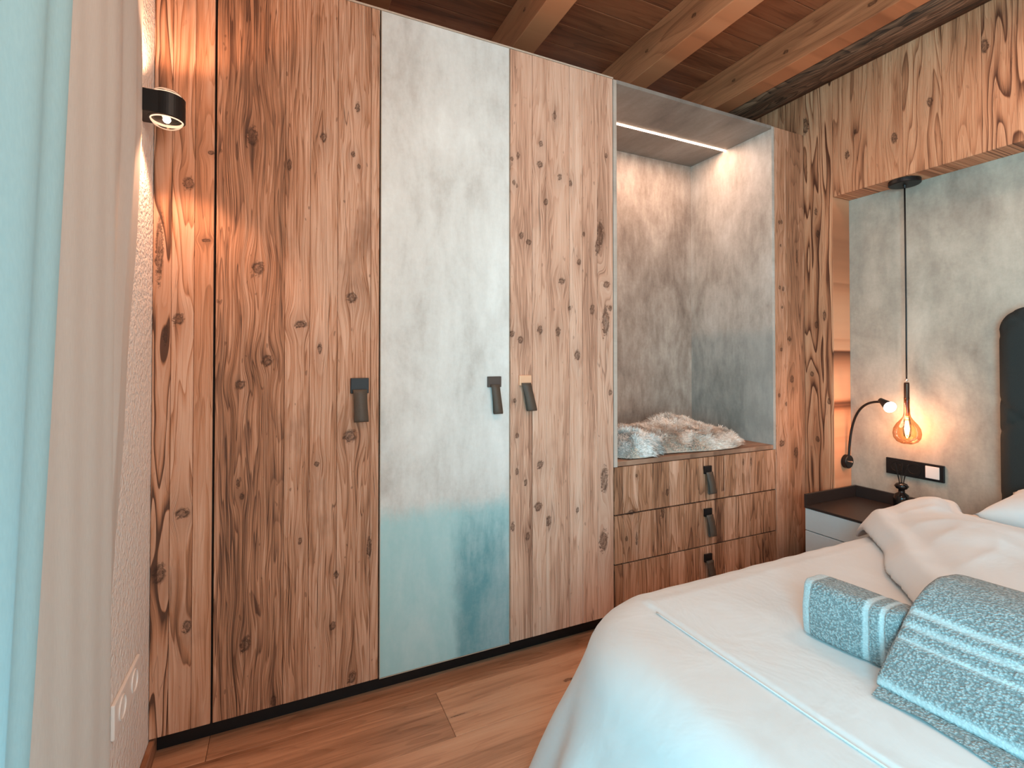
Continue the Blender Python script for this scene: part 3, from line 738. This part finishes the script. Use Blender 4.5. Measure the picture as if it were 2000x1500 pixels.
def head_shape():
    bm = bmesh.new()
    def front(y_, z):
        # rounded-rect inset distance for pillowed edges, shallow diamond channels
        a = (y_+z)*1/0.42; b = (y_-z)*1/0.42
        ch = lambda q: math.exp(-((q-round(q))*0.42/0.012)**2)
        return 0.010*max(ch(a+0.3), ch(b+0.1))
    R = 0.10
    def edge_pull(y_, z):
        # map the square grid corner to a rounded corner
        cy, cz = HY1-R, HZ-R
        if y_ > cy and z > cz:
            dy, dz = y_-cy, z-cz; m = max(dy, dz); L = math.hypot(dy, dz)
            if L > 0: y_, z = cy+dy*m/L, cz+dz*m/L
        cy = HY0+R
        if y_ < cy and z > cz:
            dy, dz = cy-y_, z-cz; m = max(dy, dz); L = math.hypot(dy, dz)
            if L > 0: y_, z = cy-dy*m/L, cz+dz*m/L
        return y_, z
    ny, nz = 120, 90
    V = {}
    for i in range(ny+1):
        for j in range(nz+1):
            y0_ = HY0+(HY1-HY0)*i/ny; z0_ = 0.10+(HZ-0.10)*j/nz
            y_, z = edge_pull(y0_, z0_)
            d = min(y0_-HY0, HY1-y0_, HZ-z0_)
            x = 2.805 + front(y_, z) + 0.022*(1-sm(0, 0.035, d))
            V[i, j] = bm.verts.new((x, y_, z))
    Bk = {}
    per = [(i, 0) for i in range(ny)] + [(ny, j) for j in range(nz)] + [(i, nz) for i in range(ny, 0, -1)] + [(0, j) for j in range(nz, 0, -1)]
    for (i, j) in per: Bk[i, j] = bm.verts.new((2.912, V[i, j].co.y, V[i, j].co.z))
    for i in range(ny):
        for j in range(nz): bm.faces.new((V[i, j], V[i, j+1], V[i+1, j+1], V[i+1, j]))
    for a, b in zip(per, per[1:]+per[:1]): bm.faces.new((V[a], V[b], Bk[b], Bk[a]))
    bm.faces.new([Bk[p] for p in per])
    bmesh.ops.recalc_face_normals(bm, faces=bm.faces)
    return bm
from_bm('headboard', head_shape(), head_m, bed, smooth=True, label='dark charcoal upholstered headboard with diamond stitching')

linen = NT('white_linen'); _P, _xyz = linen.xyz()
_a = linen.noise(_P, 5, 4, 0.55, 0.6); _b2 = linen.noise(_P, 900, 1)
_h = linen.add(_a, linen.mul(_b2, 0.02))
linen.bsdf(linen.mix(_a, srgb(206, 206, 205), srgb(220, 220, 219)), 0.85, bump=_h, bstr=0.35, bdist=0.02, **{'Sheen Weight': 0.2}); linen = linen.m
TOPZ = 0.56
def spread(u, v):
    # u,v flat cloth coordinates
    R = 0.35
    qx = max(u, BX0-0.12+R) ; qy = min(max(v, BY0-0.0+0.1), 1.25-R)
    qx = min(qx, 2.79)
    dx_, dy_ = u-qx, v-qy
    d = math.hypot(dx_, dy_)
    wr = 0.0025*ns(u*7, v*5) + 0.002*ns(u*18, v*4, 3)
    if d < 1e-6: return Vector((u, v, TOPZ + wr + 0.007*sm(0.925, 0.945, u)))
    nx_, ny_ = dx_/d, dy_/d
    a0, rr = R-0.13, 0.13
    if d < a0: o_, z = d, TOPZ
    elif d < a0 + rr*PI/2*0.86:
        t = (d-a0)/rr; o_, z = a0 + rr*math.sin(t), TOPZ - rr*(1-math.cos(t))
    else:
        t0 = PI/2*0.86; s_ = d - a0 - rr*t0
        fl = 0.40 if ny_ < 0 else 0.40 - 0.36*sm(0.6, 0.98, ny_/1.0)*sm(0.9, 1.4, u)
        o_ = a0 + rr*math.sin(t0) + s_*fl/math.hypot(1, fl); z = TOPZ - rr*(1-math.cos(t0)) - s_/math.hypot(1, fl)
        ang = math.atan2(ny_, nx_)
        o_ += 0.02*sm(0, 0.3, s_)*math.sin(ang*14 + 3*(u+v))
    z = max(z, 0.02)
    x, y_ = qx + nx_*o_, qy + ny_*o_
    return Vector((x, y_, z + wr + 0.007*sm(0.925, 0.945, x)*(1 if d < a0 else 0)))
us = frange(0.12, 0.90, 60) + frange(0.905, 0.965, 13) + frange(0.975, 2.79, 110)
vv = frange(-0.8, 1.85, 150)
def spread_c(u, v):
    # round the cloth corner so that it hangs evenly
    cx, cy = 1.01, 0.90
    if u < cx and v > cy:
        dx_, dy_ = cx-u, v-cy
        m = max(dx_/(cx-0.12), dy_/(1.85-cy)); L = math.hypot(dx_/(cx-0.12), dy_/(1.85-cy))
        if L > 0: u, v = cx-dx_*m/L, cy+dy_*m/L
    if v > 1.55: v = 1.55 + (v-1.55)*0.6
    return spread(u, v)
sp = grid_mesh('bedspread', spread_c, us, vv, linen)
sp['label'] = 'smooth white bedspread hanging over the rounded foot end of the bed'; sp['category'] = 'bedspread'
bm = bmesh.new(); tube(bm, [spread(0.925, y_) + Vector((0, 0, 0.0035)) for y_ in frange(1.05, -0.75, 90)], 0.0022, 6)
from_bm('piping', bm, linen, sp, smooth=True)

# duvet folded back towards the headboard
def seg_d(px, py, ax, ay, bx, by):
    # signed distance, positive to the headboard side
    L = math.hypot(bx-ax, by-ay); return ((px-ax)*(by-ay) - (py-ay)*(bx-ax))/L * -1
EA, EB = (2.25, 1.31), (1.545, 0.745)
def duvet_h(x, y_):
    d1_ = seg_d(x, y_, *EA, *EB) + 0.02*ns(x*5, y_*5, 2)
    d2_ = x - 1.50 + 0.02*ns(y_*4, 1)
    d3_ = 1.325 - y_ + 0.01*ns(x*6, 4)
    k = 0.035
    d4_ = 2.47 + 0.19*sm(0.98, 1.12, y_) - x
    d = -k*math.log(math.exp(-d1_/k)+math.exp(-d2_/k)+math.exp(-d3_/k)+math.exp(-d4_/k))
    return d, min(d1_, d2_, d3_), d4_
def duvet_pt(x, y_):
    d, _, d4_ = duvet_h(x, y_)
    s_ = sm(-0.0, 0.30, d)**0.8 if d > 0 else 0
    edge = math.sqrt(max(0.0, min(1.0, d/0.05))) if d > 0 else 0
    h = 0.045*edge + 0.065*s_
    h += s_*(0.010*(1-abs(ns(x*3.0+y_*2.2, y_*5.0-x*2.0, 7))*2)**3 + 0.022*ns(x*4.2, y_*4.2, 1) + 0.012*ns(x*9, y_*7, 4) + 0.012*math.exp(-((x-2.35)/.10)**2-((y_-1.0)/.12)**2)
             - 0.030*math.exp(-((x-2.30)/.10)**2-((y_-0.86)/.05)**2))
    # soft ridge and groove just behind the folded edge
    h += 0.010*math.exp(-((d-0.06)/0.022)**2) - 0.008*math.exp(-((d-0.115)/0.02)**2)
    side = sm(1.14, 1.33, y_)
    z = TOPZ + 0.021 + h - 0.10*side**1.6
    return z
bm = bmesh.new()
# build on a grid aligned with the fold: keep only cells inside the outline
nx_, ny_ = 150, 190
VV = {}
X0, X1, Y0, Y1 = 1.42, 2.80, -0.75, 1.38
for i in range(nx_+1):
    for j in range(ny_+1):
        x = X0+(X1-X0)*i/nx_; y_ = Y0+(Y1-Y0)*j/ny_
        d, _, _ = duvet_h(x, y_)
        if d > -0.012:
            if d < 0:   # pull to the outline
                e_ = 0.004
                gx = (duvet_h(x+e_, y_)[0]-d)/e_; gy = (duvet_h(x, y_+e_)[0]-d)/e_
                x -= gx*d; y_ -= gy*d
            zz = duvet_pt(x, y_) if d >= 0 else TOPZ + 0.021 - 0.10*sm(1.14, 1.33, y_)**1.6
            VV[i, j] = bm.verts.new((x, y_, zz))
for i in range(nx_):
    for j in range(ny_):
        q = [(i, j), (i+1, j), (i+1, j+1), (i, j+1)]
        if all(p in VV for p in q): bm.faces.new([VV[p] for p in q])
for f_ in list(bm.verts):
    if not f_.link_faces: bm.verts.remove(f_)
bmesh.ops.recalc_face_normals(bm, faces=bm.faces)
if sum(f_.normal.z for f_ in bm.faces) < 0: bmesh.ops.reverse_faces(bm, faces=bm.faces)
du_ = from_bm('duvet', bm, linen, None, smooth=True)
du_['label'] = 'plump white duvet turned back in a diagonal fold on the bedspread'; du_['category'] = 'duvet'
mod = du_.modifiers.new('thick', 'SOLIDIFY'); mod.thickness = 0.012; mod.offset = -1
du_.modifiers.new('smooth', 'SMOOTH').iterations = 2

def pillow(label, cx, cy, cz, lx, ly, lz, tilt, yaw=0, group=None):
    bm = bmesh.new(); n = 44
    V = [{}, {}]
    for s_ in (0, 1):
        for i in range(n+1):
            for j in range(n+1):
                a, b = 2*i/n-1, 2*j/n-1
                k = max(0, (1-abs(a)**2.6))*max(0, (1-abs(b)**2.6))
                pin = 1 - 0.10*(abs(a)**2*(1-abs(b)**2)*0 + (1-abs(b)**2)*abs(a)**4 + (1-abs(a)**2)*abs(b)**4)
                x = a*lx/2*pin; y_ = b*ly/2*pin
                z = lz/2*k**0.42*(1 if s_ else -1) + 0.010*ns(a*2.5, b*2.5, s_*4+cx)*k
                if s_ and (i in (0, n) or j in (0, n)): V[1][i, j] = V[0][i, j]
                else: V[s_][i, j] = bm.verts.new((x, y_, z))
    for s_ in (0, 1):
        for i in range(n):
            for j in range(n):
                bm.faces.new((V[s_][i, j], V[s_][i+1, j], V[s_][i+1, j+1], V[s_][i, j+1]))
    bmesh.ops.recalc_face_normals(bm, faces=bm.faces)
    bm.transform(Matrix.Translation((cx, cy, cz)) @ Matrix.Rotation(math.radians(yaw), 4, 'Z') @ Matrix.Rotation(math.radians(tilt), 4, 'Y'))
    o = from_bm('pillow', bm, linen, None, smooth=True)
    o['label'] = label; o['category'] = 'pillow'
    if group: o['group'] = group
pillow('white pillow leaning on the headboard at the far side of the bed', 2.625, 0.575, 0.668, 0.34, 0.82, 0.19, -8)

# towels
terry = NT('grey_terry_cloth'); _P, _xyz = terry.xyz()
_v = terry.n('ShaderNodeTexVoronoi'); _v.inputs['Scale'].default_value = 240
_sc = terry.n('ShaderNodeVectorMath', operation='MULTIPLY'); terry.l(_P, _sc.inputs[0]); _sc.inputs[1].default_value = (1.0, 0.8, 1.0)
terry.l(_sc.outputs[0], _v.inputs['Vector'])
_n = terry.noise(_P, 130, 4, 0.7)
_hh = terry.add(terry.mul(_v.outputs['Distance'], -1.0), terry.mul(_n, 1.6))
_at = terry.n('ShaderNodeAttribute', attribute_type='GEOMETRY', attribute_name='band')
_tcol = terry.mix(terry.ss(_hh, 0.0, 0.75), srgb(118, 128, 128), srgb(184, 190, 189))
_tcol = terry.mix(terry.mul(_at.outputs['Fac'], 0.7), _tcol, srgb(186, 191, 190))
_hb = terry.mul(_hh, terry.math('SUBTRACT', 1.0, terry.mul(_at.outputs['Fac'], 0.85)))
terry.bsdf(_tcol, 0.95, bump=_hb, bstr=1.0, bdist=0.006, **{'Sheen Weight': 0.3}); terry = terry.m

def towel(label, prof, y0, y1, bands, ny=60, skew=lambda y_: 0.0, lift=lambda y_: 0.0, layers=2, along=True, group='folded towels on the bed'):
    """closed profile in XZ extruded along Y; bands: ranges of the profile parameter woven flat"""
    root = empty('towel', label, 'towel', ((prof[0][0]+prof[-1][0])/2, (y0+y1)/2, TOPZ+0.013), group)
    # resample the profile
    pts = [Vector((a, 0, b)) for a, b in prof]
    L = [0]
    for a, b in zip(pts, pts[1:]): L.append(L[-1]+(b-a).length)
    def at(t):
        s_ = t*L[-1]
        for i in range(len(pts)-1):
            if s_ <= L[i+1] or i == len(pts)-2:
                k = (s_-L[i])/max(1e-9, L[i+1]-L[i]); return pts[i].lerp(pts[i+1], k)
    n = 90
    raw = [at(i/(n-1)) for i in range(n)]
    for _ in range(3):
        raw = [raw[0]] + [(raw[i-1]+raw[i]*2+raw[i+1])/4 for i in range(1, n-1)] + [raw[-1]]
    verts, faces, band = [], [], []
    ys = frange(y0, y1, ny)
    zb = TOPZ+0.013
    for y_ in ys:
        e_ = min(abs(y_-y0), abs(y_-y1)); rnd = math.sqrt(1-(1-min(1, e_/0.018))**2)*0.10+0.90
        cxm = sum(p.x for p in raw)/n
        for i, p in enumerate(raw):
            t = i/(n-1)
            bnd = 0.0
            for (b0, b1) in bands:
                w_ = sm(b0-0.006, b0+0.006, t)*(1-sm(b1-0.006, b1+0.006, t)); bnd = max(bnd, w_)
            x = cxm + (p.x-cxm)*(0.97+0.03*rnd) + skew(y_)
            z = zb + (p.z-zb)*rnd + lift(y_)*(p.z-zb)/0.2 + 0.004*ns(p.x*14, y_*11, p.z*14) - 0.003*bnd
            if t > 0.02 and t < 0.98: z += 0.0015*math.sin(t*2*PI*0) 
            verts.append((x, y_, max(z, zb))); band.append(bnd)
    for j in range(ny-1):
        for i in range(n-1):
            faces.append((j*n+i, j*n+i+1, (j+1)*n+i+1, (j+1)*n+i))
    for jj in (0, ny-1):
        faces.append(tuple(jj*n+i for i in range(n)))
    for j in range(ny-1): faces.append((j*n, (j+1)*n, (j+1)*n+n-1, j*n+n-1))
    me = D.meshes.new('cloth'); me.from_pydata(verts, [], faces); me.update()
    at_ = me.attributes.new('band', 'FLOAT', 'POINT'); at_.data.foreach_set('value', band)
    bm = bmesh.new(); bm.from_mesh(me); bmesh.ops.recalc_face_normals(bm, faces=bm.faces); bm.to_mesh(me); bm.free()
    return link_mesh('cloth', me, terry, root, True), root
zb = TOPZ+0.013
big_prof = [(1.135, zb), (1.115, zb+.004), (1.108, zb+.018), (1.118, zb+.034), (1.150, zb+.066), (1.175, zb+.090), (1.196, zb+.112), (1.214, zb+.134),
            (1.245, zb+.160), (1.285, zb+.182), (1.34, zb+.193), (1.40, zb+.190), (1.455, zb+.172), (1.49, zb+.135), (1.50, zb+.07), (1.49, zb+.004), (1.46, zb)]
bt, root_b = towel('large grey folded bath towel with pale woven stripes at the right picture edge', big_prof, 0.605, 0.10,
                   [(0.205, 0.222), (0.255, 0.272), (0.30, 0.322), (0.045, 0.075)], ny=80, skew=lambda y_: 0.012*math.sin((0.6-y_)*5), lift=lambda y_: 0.0)
# the lower leaf that sticks out under the fold
grid_mesh('lower_leaf', lambda u, v: Vector((1.085+0.25*u + 0.01*math.sin(v*9), 0.60-0.48*v, zb-0.001 + 0.008*sm(0, 0.10, u)+0.004*ns(u*5, v*9))), frange(0, 1, 24), frange(0, 1, 50), terry, root_b)
# small towel: profile along Y extruded so that the stripes stand upright -> build in rotated frame
def small_towel():
    root = empty('towel', 'small grey folded hand towel standing left of the large towel', 'towel', (1.24, 0.69, zb), 'folded towels on the bed')
    x0, x1, y0, y1, h = 1.178, 1.272, 0.612, 0.812, 0.130
    verts, faces, band = [], [], []
    nu_, nv_ = 90, 56
    ring = []
    # rounded cross section in XZ (front face, top, back), swept along Y
    rr = 0.022
    cs = []
    cs += [(x0, zb), (x0-0.004, zb+0.03), (x0-0.003, zb+0.07)]
    for k in range(7):
        a = PI - PI/2*k/6; cs.append((x0+rr+rr*math.cos(a), zb+h-rr+rr*math.sin(a)))
    for k in range(7):
        a = PI/2 - PI/2*k/6; cs.append((x1-rr+rr*math.cos(a), zb+h-rr+rr*math.sin(a)))
    cs += [(x1+0.003, zb+0.06), (x1, zb)]
    pts = []
    for (a, b) in zip(cs, cs[1:]):
        for s_ in range(3): pts.append((a[0]+(b[0]-a[0])*s_/3, a[1]+(b[1]-a[1])*s_/3))
    pts.append(cs[-1]); n = len(pts)
    ys = frange(y1, y0, nu_)
    for y_ in ys:
        e_ = min(y1-y_, y_-y0); rnd = 0.80+0.20*math.sqrt(1-(1-min(1, max(0, e_)/0.02))**2)
        bnd = 0.0
        for (b0, b1) in ((y1-0.022, y1), (0.664, 0.677), (0.634, 0.645)):
            bnd = max(bnd, sm(b0-0.002, b0+0.002, y_)*(1-sm(b1-0.002, b1+0.002, y_)))
        cxm = (x0+x1)/2
        droop = 0.012*math.sin((y1-y_)*10)
        for p in pts:
            x = cxm+(p[0]-cxm)*rnd + 0.004*ns(p[1]*20, y_*12) + (0.812-y_)*0.12
            z = zb + (p[1]-zb)*(0.9+0.1*rnd)*(1 - droop) + 0.003*ns(p[0]*20, y_*20, 2) - 0.0*bnd
            if bnd > 0: x += 0.002*bnd*(1 if p[0] < cxm else -1)
            verts.append((x, y_, max(z, zb))); band.append(bnd)
    for j in range(nu_-1):
        for i in range(n-1): faces.append((j*n+i, j*n+i+1, (j+1)*n+i+1, (j+1)*n+i))
        faces.append((j*n, (j+1)*n, (j+1)*n+n-1, j*n+n-1))
    faces += [tuple(range(n)), tuple((nu_-1)*n+i for i in range(n))]
    me = D.meshes.new('cloth'); me.from_pydata(verts, [], faces); me.update()
    at_ = me.attributes.new('band', 'FLOAT', 'POINT'); at_.data.foreach_set('value', band)
    bm = bmesh.new(); bm.from_mesh(me); bmesh.ops.recalc_face_normals(bm, faces=bm.faces); bm.to_mesh(me); bm.free()
    link_mesh('cloth', me, terry, root, True)
small_towel()

# ---------------------------------------------------------------- nightstand
nst = empty('nightstand', 'nightstand with a black rimmed top and pale grey drawers in the corner', 'nightstand', (2.69, 1.45, 0))
NX0, NY0, NY1 = 2.48, 1.345, 1.685
pale_lac = plain('pale_grey_lacquer', srgb(196, 206, 208), 0.4, 0, 0.03)
top_m = plain('black_brown_top', srgb(46, 38, 36), 0.4)
box('body', NX0+0.02, XR-0.001, NY0, NY1, 0.10, 0.478, pale_lac, nst, bev=0.002)
for z0, z1 in ((0.365, 0.476), (0.235, 0.361), (0.105, 0.231)):
    box('drawer', NX0, NX0+0.019, NY0+0.002, NY1-0.002, z0, z1, pale_lac, nst, bev=0.002, seg=2)
box('plinth', NX0+0.05, XR-0.001, NY0+0.03, NY1-0.03, 0, 0.10, black, nst)
box('top', NX0-0.002, XR-0.001, NY0-0.002, NY1+0.002, 0.478, 0.49, top_m, nst, bev=0.001)
bm = bmesh.new(); bm_box(bm, NX0-0.002, XR-0.001, NY1-0.010, NY1+0.002, 0.49, 0.55, 0.001); bm_box(bm, XR-0.016, XR-0.001, NY0, NY1-0.010, 0.49, 0.55, 0.001)
from_bm('rim', bm, top_m, nst)

# reed diffuser
rd = empty('reed_diffuser', 'small black reed diffuser with thin dark sticks on the nightstand', 'diffuser', (2.78, 1.39, 0.491))
dcx, dcy = 2.78, 1.39
bm = bmesh.new(); lathe(bm, [(0.030, 0.491), (0.034, 0.50), (0.034, 0.565), (0.028, 0.585), (0.014, 0.595), (0.013, 0.61), (0.022, 0.614), (0.030, 0.626), (0.022, 0.638), (0.010, 0.642)], (dcx, dcy, 0), seg=24)
from_bm('bottle', bm, plain('black_glass', srgb(18, 18, 20), 0.15), rd, smooth=True)
for k in range(6):
    a = k*PI/3+0.3
    bm = bmesh.new(); tube(bm, [(dcx+0.004*math.cos(a), dcy+0.004*math.sin(a), 0.60), (dcx+0.012*math.cos(a), dcy+0.012*math.sin(a), 0.66), (dcx+0.030*math.cos(a), dcy+0.030*math.sin(a), 0.735)], 0.0016, 6)
    from_bm('reed', bm, black, rd)

# ---------------------------------------------------------------- reading lamp on the reveal
rl = empty('reading_lamp', 'black flexible-arm reading lamp with a glowing head beside the grey wall', 'lamp', (2.855, YN, 0.685))
bm = bmesh.new(); lathe(bm, [(0.034, 0.0), (0.037, -0.003), (0.037, -0.024), (0.034, -0.027)], (2.855, YN, 0.685), axis='Y', seg=40)
from_bm('wall_mount', bm, black, rl, smooth=False)
bm = bmesh.new(); lathe(bm, [(0.003, 0.0), (0.003, -0.018), (0.0045, -0.018), (0.0045, -0.026)], (2.835, YN-0.027, 0.69), axis='Y', seg=12)
from_bm('switch', bm, plain('chrome', srgb(210, 200, 190), 0.2, 0.9), rl, label='small chrome toggle')
hx, hy, hz = 2.80, 1.445, 1.015
arm = bez((2.858, YN-0.02, 0.70), (2.87, YN-0.02, 0.86), (2.86, 1.66, 1.03), (2.815, 1.500, 1.032), 26)
bm = bmesh.new(); tube(bm, [(2.858, YN-0.02, 0.685)] + arm, 0.0062, 12)
from_bm('arm', bm, black, rl, smooth=True)
dirv = Vector((-0.30, -0.80, -0.45)).normalized()
q = dirv.to_track_quat('Z', 'Y').to_matrix().to_4x4()
bm = bmesh.new(); lathe(bm, [(0.007, -0.045), (0.012, -0.042), (0.016, -0.02), (0.022, 0.0), (0.0225, 0.022), (0.020, 0.022), (0.019, 0.004), (0.0, 0.002)], (0, 0, 0), seg=28, cap=False)
bm.transform(Matrix.Translation((hx, hy+0.02, hz+0.008)) @ q); from_bm('lamp_head', bm, black, rl, smooth=True)
bm = bmesh.new(); bmesh.ops.create_uvsphere(bm, u_segments=24, v_segments=16, radius=0.028)
bm.transform(Matrix.Translation(Vector((hx, hy+0.02, hz+0.008)) + dirv*0.026) @ q @ Matrix.Diagonal((1, 1, 0.75, 1)))
from_bm('bulb', bm, emit('reading_bulb', (1.0, 0.74, 0.55), 30), rl, smooth=True, label='bright warm glowing bulb')
light('reading_lamp_light', 'POINT', (hx-0.05, hy-0.01, hz-0.03), 2.6, (1.0, 0.54, 0.34), 0.04)

# ---------------------------------------------------------------- pendant
px_, py_ = 2.835, 1.391
pd = empty('pendant_lamp', 'pendant lamp with an amber glass globe hanging on a black cord from the lintel', 'lamp', (px_, py_, LINT))
bm = bmesh.new(); lathe(bm, [(0.055, LINT), (0.066, LINT-0.002), (0.067, LINT-0.020), (0.063, LINT-0.024), (0.008, LINT-0.025), (0.006, LINT-0.04)], (px_, py_, 0), seg=48)
from_bm('canopy', bm, black, pd)
bm = bmesh.new(); tube(bm, [(px_, py_, LINT-0.03), (px_+0.002, py_, 1.8), (px_+0.003, py_, 1.5), (px_+0.001, py_, 1.3), (px_, py_, 1.155)], 0.0036, 10)
from_bm('cord', bm, black, pd, smooth=True)
bm = bmesh.new(); lathe(bm, [(0.0, 1.158), (0.006, 1.157), (0.0075, 1.150), (0.006, 1.143), (0.0, 1.142)], (px_, py_, 0), seg=20, cap=False)
from_bm('collar', bm, plain('polished_collar', srgb(236, 220, 208), 0.2, 0.8), pd, smooth=True, label='small bright metal collar')
bm = bmesh.new(); lathe(bm, [(0.0105, 1.137), (0.0115, 1.130), (0.0115, 1.060), (0.010, 1.05)], (px_, py_, 0), seg=24)
from_bm('socket_tube', bm, plain('dark_bronze', srgb(70, 50, 40), 0.35, 0.7), pd, smooth=True)
amber = NT('amber_glass')
_t = amber.n('ShaderNodeBsdfTransparent'); _g = amber.n('ShaderNodeBsdfGlossy'); _g.inputs['Roughness'].default_value = 0.04
_lw = amber.n('ShaderNodeLayerWeight'); _lw.inputs[0].default_value = 0.35
_tc = amber.mix(amber.math('POWER', _lw.outputs['Facing'], 1.5), (0.93, 0.72, 0.56), (0.50, 0.27, 0.15))
amber.l(_tc, _t.inputs[0]); _x = amber.n('ShaderNodeMixShader')
amber.l(amber.mul(_lw.outputs['Fresnel'], 0.5), _x.inputs[0]); amber.l(_t.outputs[0], _x.inputs[1]); amber.l(_g.outputs[0], _x.inputs[2])
amber.l(_x.outputs[0], amber.out.inputs[0]); amber = amber.m
gz = 0.885
prof = [(0.012, 1.062), (0.0122, 1.02), (0.013, 0.985), (0.017, 0.965), (0.028, 0.948), (0.043, 0.930), (0.055, 0.907), (0.0585, 0.883), (0.055, 0.860), (0.043, 0.842), (0.025, 0.832), (0.010, 0.830)]
bm = bmesh.new(); lathe(bm, prof, (px_, py_, 0), seg=48, cap=False)
shade = from_bm('glass_shade', bm, amber, pd, smooth=True, label='amber glass globe with a long neck')
bm = bmesh.new(); lathe(bm, [(0.0, 1.050), (0.010, 1.048), (0.011, 0.99), (0.009, 0.97)], (px_, py_, 0), seg=20)
from_bm('bulb_socket', bm, plain('brown_brass', srgb(150, 92, 60), 0.35, 0.7), pd, smooth=True)
bm = bmesh.new(); lathe(bm, [(0.009, 0.970), (0.013, 0.955), (0.017, 0.93), (0.017, 0.89), (0.013, 0.868), (0.006, 0.860)], (px_, py_, 0), seg=24, cap=False)
from_bm('bulb', bm, lens, pd, smooth=True)
fm = emit('filament', (1.0, 0.62, 0.32), 60)
for k in range(4):
    a = k*PI/2+0.4
    bm = bmesh.new(); tube(bm, [(px_+0.004*math.cos(a), py_+0.004*math.sin(a), 0.945), (px_+0.009*math.cos(a+.4), py_+0.009*math.sin(a+.4), 0.905), (px_+0.005*math.cos(a+.8), py_+0.005*math.sin(a+.8), 0.875)], 0.0022, 6)
    from_bm('filament', bm, fm, pd, smooth=True)
light('pendant_light', 'POINT', (px_, py_, 0.905), 1.8, (1.0, 0.52, 0.28), 0.012)

# ---------------------------------------------------------------- socket strip on the grey wall
ss_ = empty('socket_strip', 'black triple socket strip with a white switch on the grey wall above the nightstand', 'socket', (XR, 1.40, 0.69))
box('frame', XR-0.010, XR, 1.272, 1.525, 0.652, 0.735, plate_black, ss_, bev=0.002, seg=2)
for yc in (1.478, 1.400):
    bm = bmesh.new(); lathe(bm, [(0.034, -0.010), (0.034, -0.0125), (0.022, -0.0125), (0.021, -0.011), (0.0, -0.0105)], (XR, yc, 0.6935), axis='X', seg=32, cap=False)
    from_bm('socket_insert', bm, black, ss_)
box('switch', XR-0.014, XR-0.009, 1.290, 1.348, 0.664, 0.724, white_plastic, ss_, bev=0.002, seg=2, label='white rocker switch')
